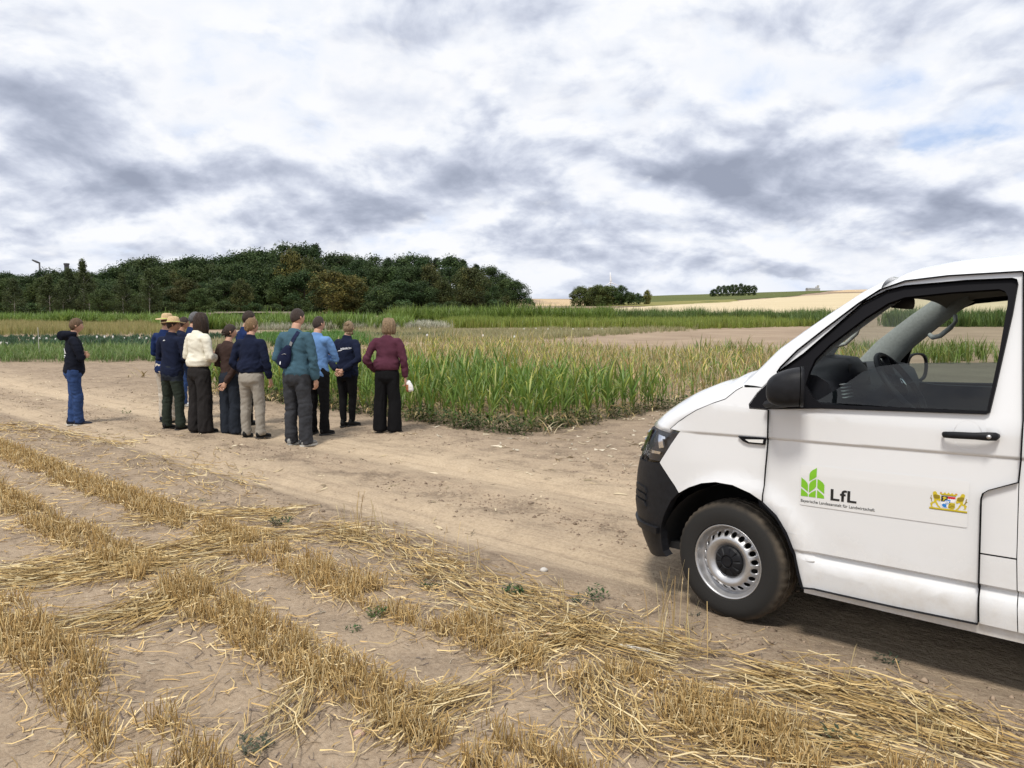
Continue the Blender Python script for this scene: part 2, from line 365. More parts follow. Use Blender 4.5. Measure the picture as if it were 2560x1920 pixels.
M_lens = glassmat('lamp lens', (.92, .93, .95), 1.2)
M_mirror = material('mirror glass', (.9, .9, .9), .02, 1.)

WH = .95; NS = 2.8
_ph = np.linspace(0, math.pi / 2, 400)
_ts = -.15 - .78 * np.sin(_ph) ** (2 / NS); _tt = WH * np.cos(_ph) ** (2 / NS)
_arc = np.concatenate([[0], np.cumsum(np.hypot(np.diff(_ts), np.diff(_tt)))]); AMAX = .15 + _arc[-1]
def crease1(a): return 1.058 + (a - .17) * .026
def crease2(a): return .497 + (a - .4) * .012
def vinset(a, z, plain=False):
    i = 0.
    if z > 1.2: i += (z - 1.2) * .24 + (z - 1.2) ** 2 * .05
    if z < .45: i += (.45 - z) * .12
    if plain: return i
    if a > -.45:
        d = crease1(a) - z                       # small step under the belt crease
        k = min(1, max(0, (a + .45) / .2))
        if 0 < d < .012: i += k * .009 * d / .012
        elif d >= .012: i += k * .009 * max(0, 1 - (d - .012) / .16)
        if a > .3:
            k = min(1, (a - .3) / .18)
            d = crease2(a) - z
            if 0 < d < .016: i += k * .027 * d / .016
            elif d >= .016: i += k * .027 * max(-.25, 1 - (d - .016) / .05)
    # flared wheel arch
    r = math.hypot((a - .01) / 1.0, z - .385); dr = r - .385
    if -.1 < dr < .14 and a < .42: i -= .020 * math.exp(-(dr / .05) ** 2)
    return i
def Lz(z): return float(np.interp(z, [.2, .3, .5, .7, .85, .95, 1.02, 1.1], [.66, .72, .78, .77, .735, .69, .64, .55]))
def VS(a, z, off=0., plain=False):
    """outer left skin: a = run along the body from the front axle (negative: forwards, round the nose), z = height"""
    i = vinset(a, z, plain) - off
    if a >= -.15: return Vector((-a, WH - i, z))
    q = float(np.interp(-.15 - a, _arc, _ph)); L = Lz(z) - i * math.sin(q)
    return Vector((.15 + L * max(0, math.sin(q)) ** (2 / NS), (WH - i * math.cos(q)) * max(0, math.cos(q)) ** (2 / NS), z))
def inset_poly(P, d):
    n = len(P); A = sum(P[i][0] * P[(i + 1) % n][1] - P[(i + 1) % n][0] * P[i][1] for i in range(n)); sg = 1 if A > 0 else -1
    out = []
    for i in range(n):
        p0, p1, p2 = Vector(P[i - 1]), Vector(P[i]), Vector(P[(i + 1) % n])
        e1 = (p1 - p0).normalized(); e2 = (p2 - p1).normalized()
        n1 = Vector((-e1.y, e1.x)) * sg; n2 = Vector((-e2.y, e2.x)) * sg; b_ = n1 + n2
        if b_.length < 1e-6: b_ = n1
        b_ = b_.normalized(); k = d / max(.45, b_.dot(n1)); out.append((p1.x + b_.x * k, p1.y + b_.y * k))
    return out
def roundc(P, r, n=4):
    """round the corners of a polygon"""
    out = []
    for i in range(len(P)):
        p0, p1, p2 = Vector(P[i - 1]), Vector(P[i]), Vector(P[(i + 1) % len(P)])
        d1 = p0 - p1; d2 = p2 - p1; k = min(r, d1.length * .45, d2.length * .45); a_ = p1 + d1.normalized() * k; c_ = p1 + d2.normalized() * k
        for j in range(n + 1):
            t = j / n; q = a_ * (1 - t) ** 2 + p1 * 2 * t * (1 - t) + c_ * t * t; out.append((q.x, q.y))
    return out
def flat(outline, holes=(), step=.05, lines=()):
    bm = bmesh.new(); es = []
    for L in [outline] + list(holes):
        vs_ = [bm.verts.new((p[0], p[1], 0)) for p in L]; es += [bm.edges.new((vs_[i], vs_[(i + 1) % len(vs_)])) for i in range(len(vs_))]
    bmesh.ops.triangle_fill(bm, edges=es, use_beauty=True, use_dissolve=False)
    xs_ = [p[0] for p in outline]; ys_ = [p[1] for p in outline]
    cuts = []
    if step:
        cuts = [((x, 0, 0), (1, 0, 0)) for x in np.arange(min(xs_) + step, max(xs_), step)] + [((0, y, 0), (0, 1, 0)) for y in np.arange(min(ys_) + step, max(ys_), step)]
    cuts += list(lines)
    for co, no in cuts: bmesh.ops.bisect_plane(bm, geom=bm.verts[:] + bm.edges[:] + bm.faces[:], plane_co=co, plane_no=no, dist=1e-5)
    bmesh.ops.remove_doubles(bm, verts=bm.verts[:], dist=2e-4)
    return bm
CR = [((0, crease1(0) - d, 0), (-.026, 1, 0)) for d in (-.006, 0, .006, .012, .02)] + [((0, crease2(0) - d, 0), (-.012, 1, 0)) for d in (-.004, 0, .008, .016, .03, .05)]
def panel(name, outline, mat, parent, holes=(), step=.05, off=0., thick=.022, side=1, gap=.0019, crease=True, plain=False, smooth=True, fn=None):
    O_ = inset_poly(outline, gap) if gap else outline
    bm = flat(O_, holes, step, CR if crease else ())
    for v in bm.verts: v.co = (fn or VS)(v.co.x, v.co.y, off, plain) if fn is None else fn(v.co.x, v.co.y, off)
    if side < 0:
        for v in bm.verts: v.co.y = -v.co.y
    bmesh.ops.recalc_face_normals(bm, faces=bm.faces[:])
    bm.normal_update()
    f0 = max(bm.faces, key=lambda f: f.calc_area()); want = Vector((.25, side, 0))
    if f0.normal.dot(want) < 0: bmesh.ops.reverse_faces(bm, faces=bm.faces[:])
    if thick:
        bm.normal_update(); nrm = {v: v.normal.copy() for v in bm.verts}
        be = [e for e in bm.edges if e.is_boundary]
        r = bmesh.ops.extrude_edge_only(bm, edges=be); nv = [x for x in r['geom'] if isinstance(x, bmesh.types.BMVert)]
        near = {}
        for v in nv:
            for e in v.link_edges:
                o_ = e.other_vert(v)
                if o_ in nrm: near[v] = nrm[o_]
        for v in nv: v.co -= near.get(v, want) * thick
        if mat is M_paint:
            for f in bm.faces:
                if any(v in near for v in f.verts): f.material_index = 1  # edge faces of white panels coloured black: painted shade of the gap
    o = bmo(name, bm, [mat, M_rubber_shade] if mat is M_paint else mat, parent, smooth)
    if smooth:
        md = o.modifiers.new('edges', 'EDGE_SPLIT'); md.split_angle = R(38)
    return o

van = empty('white_van', (0, 0, 0), R(138))
C0 = np.array([1.214, 4.067]); VL = -TV
van.location = (C0[0] - VL[0] * WH, C0[1] - VL[1] * WH, -.012)
tag(van, 'white delivery van with green LfL door sticker parked on the dirt track', 'van')

GAP = [(.12, 1.318), (.195, 1.398), (.211, 1.427), (.285, 1.513), (.4, 1.616), (.558, 1.752), (.651, 1.818), (.76, 1.858), (.944, 1.876), (1.235, 1.884)]
WINOUT = [(.066, 1.225), (.102, 1.289), (.196, 1.392), (.324, 1.496), (.468, 1.640), (.583, 1.755), (.685, 1.812), (.764, 1.831), (1.021, 1.848), (1.196, 1.851), (1.214, 1.845), (1.219, 1.828), (1.211, 1.694), (1.178, 1.378), (1.165, 1.270), (1.150, 1.260), (.44, 1.231), (.163, 1.206), (.080, 1.206), (.068, 1.212)]
WININ = [(.349, 1.342), (.36, 1.41), (.38, 1.473), (.443, 1.548), (.598, 1.683), (.693, 1.753), (.765, 1.781), (.958, 1.80), (1.148, 1.81), (1.172, 1.80), (1.186, 1.775), (1.187, 1.735), (1.175, 1.523), (1.152, 1.276), (.443, 1.252), (.40, 1.275)]
DOOROUT = GAP[1:] + [(1.289, 1.247), (1.29, 1.093), (1.286, .98), (1.177, .929), (1.158, .913), (1.152, .889), (1.157, .643), (1.160, .504), (1.166, .320), (.82, .308), (.384, .303), (.365, .368), (.34, .465), (.293, .572), (.237, .654), (.163, .714), (.166, .845), (.171, .951), (.175, 1.067), (.174, 1.203)]
ARCH = [(.163, .714), (.091, .751), (-.009, .779), (-.111, .780), (-.2, .760), (-.283, .723), (-.35, .679)]
FENDER = [(-.507, 1.041), (-.457, 1.088), (-.38, 1.127), (-.285, 1.168), (-.137, 1.218), (-.076, 1.242), (-.021, 1.292), (.013, 1.313), (.118, 1.316), (.196, 1.398), (.100, 1.288), (.062, 1.225), (.068, 1.203), (.174, 1.203), (.175, 1.067), (.171, .951), (.166, .845), (.163, .714)] + ARCH[1:] + [(-.383, .716), (-.458, .781), (-.525, .833), (-.474, .918), (-.407, 1.036)]
BUMP = [(-.525, .833), (-.458, .781), (-.383, .716), (-.35, .679), (-.40, .628), (-.441, .551), (-.476, .465), (-.5, .372), (-.501, .300), (-.475, .275), (-.60, .245), (-.8, .225), (-AMAX, .215), (-AMAX, .80), (-.95, .80), (-.692, .816), (-.575, .823)]
LAMP = [(-.741, 1.012), (-.60, 1.030), (-.505, 1.036), (-.407, 1.036), (-.474, .918), (-.525, .836), (-.575, .823), (-.692, .816), (-.80, .835), (-.86, .90), (-.86, .975), (-.82, 1.0)]
GRILLE = [(-.82, 1.0), (-.86, .975), (-.86, .90), (-.80, .835), (-.80, .80), (-AMAX, .80), (-AMAX, .985)]
REAR = [(1.235, 1.884), (1.289, 1.247), (1.29, 1.093), (1.286, .98), (1.294, .646), (1.302, .506), (1.312, .320), (2.56, .330), (2.60, .55), (2.80, .73), (3.0, .775), (3.2, .73), (3.38, .55), (3.42, .34), (3.93, .36), (3.98, 1.0), (3.90, 1.4), (3.80, 1.884)]
SILL = [(.376, .305), (.82, .309), (1.166, .321), (1.312, .321), (2.56, .331), (2.56, .275), (1.312, .268), (.82, .264), (.376, .262)]

for side in (1, -1):
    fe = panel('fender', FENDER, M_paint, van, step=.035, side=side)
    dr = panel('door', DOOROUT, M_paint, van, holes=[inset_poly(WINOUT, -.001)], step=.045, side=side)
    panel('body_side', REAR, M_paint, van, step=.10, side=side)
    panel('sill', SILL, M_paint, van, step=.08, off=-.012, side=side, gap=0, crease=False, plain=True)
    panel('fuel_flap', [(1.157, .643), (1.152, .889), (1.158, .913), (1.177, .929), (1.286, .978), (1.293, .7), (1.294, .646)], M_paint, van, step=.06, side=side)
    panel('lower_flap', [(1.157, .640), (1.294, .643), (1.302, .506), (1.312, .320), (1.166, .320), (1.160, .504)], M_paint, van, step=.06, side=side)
    # black sheet added behind the panel joints as the shade inside them, with the door window left open
    panel('gap_shade_sheet', [(-.30, .80), (-.35, .98), (-.30, 1.10), (.0, 1.22), (.10, 1.30), (.21, 1.41), (.40, 1.60), (.56, 1.735), (.66, 1.80), (.78, 1.84), (1.2, 1.86), (3.7, 1.86), (3.9, 1.0), (3.9, .82), (2.6, .82), (2.5, .34), (.40, .32), (.36, .48), (.30, .60), (.20, .72), (0, .81), (-.11, .81)], M_dark, van, holes=[inset_poly(WININ, -.012)], step=.12, off=-.035, thick=0, side=side, gap=0, crease=False, plain=True)
    panel('window_frame', WINOUT, M_rubber_shade, dr, holes=[WININ], step=.08, off=.004, thick=.025, side=side, gap=.001, crease=False, plain=True)
    # the glass: half lowered on the driver's side
    if side > 0: GL = [(.40, 1.26), (.46, 1.30), (.543, 1.363), (.605, 1.415), (.678, 1.448), (.776, 1.465), (.964, 1.477), (1.185, 1.485), (1.17, 1.40), (1.155, 1.262)]
    else: GL = WININ
    panel('window_glass', GL, M_win if side > 0 else M_wind, dr, step=.1, off=-.022, thick=0, side=side, gap=0, crease=False, plain=True)
    # door card inside
    panel('door_card', [(.30, 1.275), (.40, 1.262), (.55, 1.245), (1.15, 1.25), (1.20, .9), (1.17, .40), (.40, .40), (.30, .62), (.25, .9)], M_dash, dr, step=.15, off=-.075, thick=.02, side=side, gap=0, crease=False, plain=True)
    bp = panel('bumper', BUMP, M_plast, van, step=.05, off=.004, thick=.05, side=side, crease=False, plain=True)
    # ribs in the bumper corner
    for k in range(3):
        panel('rib', [(-.62, .545 + .043 * k), (-.80, .545 + .043 * k), (-.80, .575 + .043 * k), (-.64, .575 + .043 * k)], M_plast, bp, step=.05, off=.016, thick=.02, side=side, gap=0, crease=False, plain=True)
    panel('lip', [(-.505, .445), (-.515, .405), (-.8, .385), (-AMAX, .38), (-AMAX, .425), (-.8, .43)], M_plast, bp, step=.06, off=.026, thick=.03, side=side, gap=0, crease=False, plain=True)
    hl = panel('headlight', LAMP, M_lens, van, step=.05, off=.003, thick=.03, side=side, crease=False, plain=True)
    panel('housing', inset_poly(LAMP, .008), material('lamp housing', (.03, .032, .038), .35), hl, step=.05, off=-.035, thick=0, side=side, gap=0, crease=False, plain=True)
    for Q in ([(-.625, .993), (-.535, .988), (-.528, .975), (-.555, .972), (-.520, .925), (-.565, .913), (-.60, .96)], [(-.69, .889), (-.54, .896), (-.545, .880), (-.69, .870)]):
        panel('reflector', Q, M_chrome, hl, step=.03, off=-.008, thick=.01, side=side, gap=0, crease=False, plain=True)
    panel('grille', GRILLE, M_plast, van, step=.06, off=-.004, thick=.03, side=side, crease=False, plain=True)
    for zz_ in (.86, .92, .97):
        panel('grille_bar', [(-.875, zz_ - .012), (-AMAX, zz_ - .012), (-AMAX, zz_ + .004), (-.875, zz_ + .004)], M_chrome if zz_ > .9 else M_plast, van, step=.06, off=.008, thick=.02, side=side, gap=0, crease=False, plain=True)
    it = panel('indicator', [(.009, 1.047), (.039, 1.024), (.069, 1.015), (.160, 1.018), (.163, 1.055)], M_rubber_shade, fe, step=0, off=.007, thick=.012, side=side, gap=0, crease=False, plain=True, smooth=False)
    panel('indicator_lens', [(.052, 1.036), (.075, 1.024), (.150, 1.026), (.153, 1.045)], material('clear indicator lens', (.75, .75, .74), .15), it, step=0, off=.010, thick=.004, side=side, gap=0, crease=False, plain=True, smooth=False)
    # handle in its shallow cup
    cup = bmesh.new(); ctr = (1.086, 1.162); rings = []
    for k in range(7):
        r_ = .066 * (1 - k / 6); dp = -.003 - .010 * (math.sin(k / 6 * math.pi / 2))
        rings.append([cup.verts.new(VS(ctr[0] + .88 * r_ * math.cos(t), ctr[1] + r_ * math.sin(t), dp + .0035, True)) for t in np.linspace(0, 2 * math.pi, 28, endpoint=False)] if k < 6 else [cup.verts.new(VS(*ctr, dp, True))])
    for k in range(6):
        A, B = rings[k], rings[k + 1]
        for j in range(28):
            cup.faces.new((A[j], A[(j + 1) % 28], B[(j + 1) % 28], B[j]) if len(B) > 1 else (A[j], A[(j + 1) % 28], B[0]))
    if side < 0:
        for v in cup.verts: v.co.y *= -1
    bmesh.ops.recalc_face_normals(cup, faces=cup.faces[:]); bmo('handle_cup', cup, M_paint, dr, True)
def bar(name, pts, rx, ry, mat, parent, n=10, smooth=True):
    """closed tube through pts"""
    V, F = [], []; pts = [Vector(p) for p in pts]; m_ = len(pts)
    for i, p in enumerate(pts):
        d = (pts[min(i + 1, m_ - 1)] - pts[max(i - 1, 0)]).normalized()
        up = Vector((0, 0, 1)) if abs(d.z) < .9 else Vector((0, 1, 0)); s_ = d.cross(up).normalized(); u_ = s_.cross(d)
        a_ = rx[i] if hasattr(rx, '__len__') else rx; c_ = ry[i] if hasattr(ry, '__len__') else ry
        V += [p + s_ * a_ * math.cos(t) + u_ * c_ * math.sin(t) for t in np.linspace(0, 2 * math.pi, n, endpoint=False)]
    for i in range(m_ - 1):
        for j in range(n): F.append((i * n + j, i * n + (j + 1) % n, (i + 1) * n + (j + 1) % n, (i + 1) * n + j))
    F.append(tuple(range(n - 1, -1, -1))); F.append(tuple(range((m_ - 1) * n, m_ * n)))
    return mk(name, V, F, mat, parent, smooth)
doors = [c for c in van.children if c.name.startswith('door')]
for side, dr in zip((1, -1), doors):
    q = lambda a, z, o_: Vector((VS(a, z, o_, True).x, side * VS(a, z, o_, True).y, z))
    h = bar('handle', [q(.992, 1.160, .012), q(1.0, 1.160, .030), q(1.04, 1.163, .040), q(1.12, 1.167, .040), q(1.17, 1.170, .038), q(1.198, 1.171, .028), q(1.206, 1.172, .010)], [.006, .010, .012, .012, .014, .013, .006], [.010, .014, .0155, .0155, .019, .018, .010], M_plast, dr, 12)
    bar('lock', [q(1.176, 1.170, .045), q(1.176, 1.170, .056)], .009, .009, M_steel, h, 12)
    # outside mirror: a dome with its glass facing back
    V, F = [], []; nu, nv = 20, 10
    base = Vector((-.392, side * (WH + .125), 1.343))
    for i in range(nv + 1):
        t = i / nv * math.pi / 2
        for j in range(nu):
            a_ = 2 * math.pi * j / nu; ca, sa = math.cos(a_), math.sin(a_); sq = lambda v: math.copysign(abs(v) ** .72, v)
            V.append(base + Vector((.155 * math.sin(t) ** 1.0, side * (.098 * sq(ca) * math.cos(t) ** .62 - .012 * math.sin(t)), .098 * sq(sa) * math.cos(t) ** .62 - .025 * math.sin(t))))
    for i in range(nv):
        for j in range(nu): F.append((i * nu + j, i * nu + (j + 1) % nu, (i + 1) * nu + (j + 1) % nu, (i + 1) * nu + j))
    k0 = len(V)
    for s_, dx in ((1.03, -.004), (1.03, -.020), (.90, -.020), (.88, -.008)):
        for j in range(nu):
            c_ = V[j] - base; V.append(base + Vector((dx, c_.y * s_, c_.z * s_)))
    for r_ in range(3):
        for j in range(nu): F.append((k0 + r_ * nu + j, k0 + (r_ + 1) * nu + j, k0 + (r_ + 1) * nu + (j + 1) % nu, k0 + r_ * nu + (j + 1) % nu))
    rot = Matrix.Rotation(side * R(24), 3, 'Z'); piv = base + Vector((.07, 0, 0)); turn = lambda p: piv + rot @ (p - piv) + Vector((.02, 0, 0))
    GLS = [turn(base + Vector((-.010, (V[j] - base).y * .885, (V[j] - base).z * .885))) for j in range(nu)]
    mi = mk('mirror', [turn(v) for v in V], F, M_plast, dr, True)
    mk('mirror_glass', GLS, [tuple(range(nu))], M_mirror, mi)
    bar('mirror_arm', [(-.20, side * (WH - .01), 1.235), (-.27, side * (WH + .04), 1.250), (-.33, side * (WH + .10), 1.275)], [.07, .055, .05], [.028, .024, .02], M_plast, mi)

# bonnet
BG = [(-.507, 1.039), (-.457, 1.088), (-.38, 1.127), (-.285, 1.168), (-.137, 1.218), (-.076, 1.242), (-.021, 1.292), (.013, 1.313)]
V, F = [], []; nk, ntau = 22, 31
Bl = [VS(a, z, -.002, True) for a, z in BG]; kk = np.linspace(0, 1, len(Bl))
f0x = [VS(a, 1.03, 0, True) for a in np.linspace(-.507, -AMAX, 60)]
for i in range(nk):
    k = i / (nk - 1); kx = np.interp(k, kk, [p.x for p in Bl]); ky = np.interp(k, kk, [p.y for p in Bl]); kz = np.interp(k, kk, [p.z for p in Bl])
    for j in range(ntau):
        tau = -1 + 2 * j / (ntau - 1); at_ = abs(tau)
        fr = np.interp(at_ * Bl[0].y, [p.y for p in f0x][::-1], [p.x for p in f0x][::-1]) - Bl[0].x
        d = fr * (1 - k) ** 1.3 + .16 * (1 - at_ ** 2) * k
        cz = (.012 + .075 * math.sin(min(1, k * 1.6) * math.pi / 2)) * (1 - at_ ** 4) * (1 - .55 * max(0, k - .75) * 4 * .5)
        V.append((kx + d, ky * tau, kz + cz - .02 * (1 - k) ** 6))
for i in range(nk - 1):
    for j in range(ntau - 1): a = i * ntau + j; F.append((a, a + 1, a + ntau + 1, a + ntau))
bo = mk('bonnet', V, F, M_paint, van, True); sm = bo.modifiers.new('thick', 'SOLIDIFY'); sm.thickness = .02; sm.offset = -1
# A pillars, windscreen, roof
EDGE = [(-.03, 1.316, .095), (.024, 1.363, .10), (.079, 1.419, .11), (.168, 1.518, .13), (.288, 1.615, .16), (.395, 1.699, .19), (.556, 1.817, .23), (.672, 1.886, .26)]
Gp = [VS(a, z, -.001, True) for a, z in GAP]
def along(P, n):
    P = [Vector(p) for p in P]; L = [0]
    for a, b_ in zip(P, P[1:]): L.append(L[-1] + (b_ - a).length)
    t = np.linspace(0, L[-1], n); return [Vector([float(np.interp(x, L, [p[c] for p in P])) for c in range(3)]) for x in t]
Ep = [Vector((-s, WH - i, z)) for s, z, i in EDGE]
NP = 26; El = along(Ep, NP); Gl = along(Gp[:7], NP)
for side in (1, -1):
    V, F = [], []
    for e, q in zip(El, Gl):
        mid = (e + q) / 2 + Vector((.012, .022, .012))
        for k in range(6):
            t = k / 5; p = q * (1 - t) ** 2 + mid * 2 * t * (1 - t) + e * t * t; V.append((p.x, side * p.y, p.z))
        V.append((e.x - .025, side * (e.y - .03), e.z - .01))
    for i in range(NP - 1):
        for k in range(6): a = i * 7 + k; F.append((a, a + 1, a + 8, a + 7) if side > 0 else (a, a + 7, a + 8, a + 1))
    mk('pillar', V, F, M_paint, van, True)
    # grey trim inside the pillar
    V, F = [], []
    for e, q in zip(El, Gl):
        for c in (Vector((e.x - .004, e.y - .022, e.z + .002)), Vector((e.x - .075, e.y - .055, e.z - .015)), Vector((q.x - .09, q.y - .085, q.z - .02)), Vector((q.x - .115, q.y - .05, q.z - .03))): V.append((c.x, side * c.y, c.z))
    for i in range(NP - 1):
        for k in range(3): a = i * 4 + k; F.append((a, a + 1, a + 5, a + 4))
    mk('pillar_trim', V, F, M_trim, van, True)
V, F = [], []
for i, e in enumerate(El):
    k = i / (NP - 1)
    for j in range(25):
        tau = -1 + j / 12; V.append((e.x + (.13 - .06 * k) * (1 - tau * tau) - .008, e.y * tau * .985, e.z + .015 * (1 - tau * tau) * k - .004))
for i in range(NP - 1):
    for j in range(24): a = i * 25 + j; F.append((a, a + 1, a + 26, a + 25))
mk('windscreen', V, F, M_wind, van, True)
for side in (1, -1):
    bar('door_gap_shade', [(p.x, side * (p.y + .0015), p.z + .001) for p in [VS(a, z, 0, True) for a, z in GAP[1:]]], .0028, .0028, M_rubber_shade, van, 6)  # thin black tube drawn over the door gap in place of its shade
    bar('bonnet_gap_shade', [(p.x, side * (p.y + .001), p.z + .001) for p in Bl], .0020, .0020, M_rubber_shade, van, 6)  # same for the bonnet gap: its shade drawn as a black line
# black cowl at the foot of the windscreen, with a wiper
V, F = [], []
for i in range(2):
    for j in range(25):
        tau = -1 + j / 12; d = .16 * (1 - tau * tau); V.append((-.013 + d + .02 if i == 0 else El[0].x + .13 * (1 - tau * tau) - .03, (.86 + .0 * i) * tau, 1.300 + .04 * (1 - tau ** 4) if i == 0 else 1.325))
for j in range(24): F.append((j, j + 1, j + 26, j + 25))
co = mk('cowl', V, F, M_plast, van, True)
bar('wiper', [(-.02, .78, 1.325), (.02, .60, 1.355), (.10, .10, 1.372)], .012, .009, M_plast, co)
# roof
def rail(s): return (WH - .16 - .02 * min(1, max(0, (s - .65) / .3)), float(np.interp(s, [.55, .651, .76, .944, 1.235, 3.8], [1.70, 1.815, 1.858, 1.876, 1.884, 1.884])))
def crown(s): return float(np.interp(s, [.55, .672, .73, .802, .9, .992, 1.215, 1.6, 3.3, 3.8], [1.79, 1.893, 1.927, 1.952, 1.972, 1.985, 1.998, 2.005, 1.998, 1.965]))
ss = np.concatenate([np.linspace(.625, 1.3, 24), np.linspace(1.4, 3.8, 14)])
def roofsheet(name, mat, lo, drop):
    V, F = [], []; n = 41
    for s in ss:
        hw, zr_ = rail(s); zc = crown(s)
        for j in range(n):
            tau = -1 + 2 * j / (n - 1); tau = math.copysign(abs(tau) ** .8, tau); fade = min(1, max(0, 1 - (s - .672) / .5))
            V.append((-s + .07 * (1 - tau * tau) * fade, (hw - lo) * tau, zc - (zc - zr_) * abs(tau) ** 4.2 - drop))
    for i in range(len(ss) - 1):
        for j in range(n - 1): a = i * n + j; F.append((a, a + 1, a + n + 1, a + n))
    return mk(name, V, F, mat, van, True)
roofsheet('roof', M_paint, -.004, 0); roofsheet('headliner', M_liner, .05, .055)
# tail and floor
V = [VS(3.93, z, 0, True) for z in (.36, .7, 1.0, 1.3)] + [Vector((-3.80, .77, 1.884)), Vector((-3.82, .6, 1.95))]
V = [Vector((-3.95, p.y, p.z)) if p.z < 1.2 else p for p in V]; V2 = V + [Vector((p.x, -p.y, p.z)) for p in V]
F = [(i, i + 1, i + 7, i + 6) for i in range(5)]; mk('tailgate', V2, F, M_paint, van, True)
mk('underbody', [(.55, -.80, .30), (.55, .80, .30), (-3.9, .80, .30), (-3.9, -.80, .30), (.55, -.80, .34), (.55, .80, .34), (-3.9, .80, .34), (-3.9, -.80, .34)], [(3, 2, 1, 0), (4, 5, 6, 7), (0, 1, 5, 4), (1, 2, 6, 5), (2, 3, 7, 6), (3, 0, 4, 7)], M_dark, van)
mk('bulkhead', [(-1.55, -.80, .34), (-1.55, .80, .34), (-1.60, .72, 1.80), (-1.60, -.72, 1.80)], [(0, 1, 2, 3)], M_dash, van)
# wheel arches (dark liners)
def liner(s0, side):
    V, F = [], []
    for i, t in enumerate(np.linspace(-.03 * math.pi, 1.10 * math.pi, 22)):
        for y in (.90, .55): V.append((-s0 + (.40 + (.085 * max(0., 1 - max(0., t) / 1.1) if s0 == 0 else 0)) * math.cos(t), side * y, .375 + (.40 + (.06 * max(0., 1 - max(0., t) / 1.1) if s0 == 0 else 0)) * math.sin(t)))
    for i in range(21): F.append((2 * i, 2 * i + 1, 2 * i + 3, 2 * i + 2))
    c = len(V); V.append((-s0, side * .60, .375)); F += [(2 * i + 1, c, 2 * i + 3) for i in range(21)]
    mk('arch_liner', V, F, M_dark, van, True)
for s0 in (0., 3.0):
    for side in (1, -1): liner(s0, side)
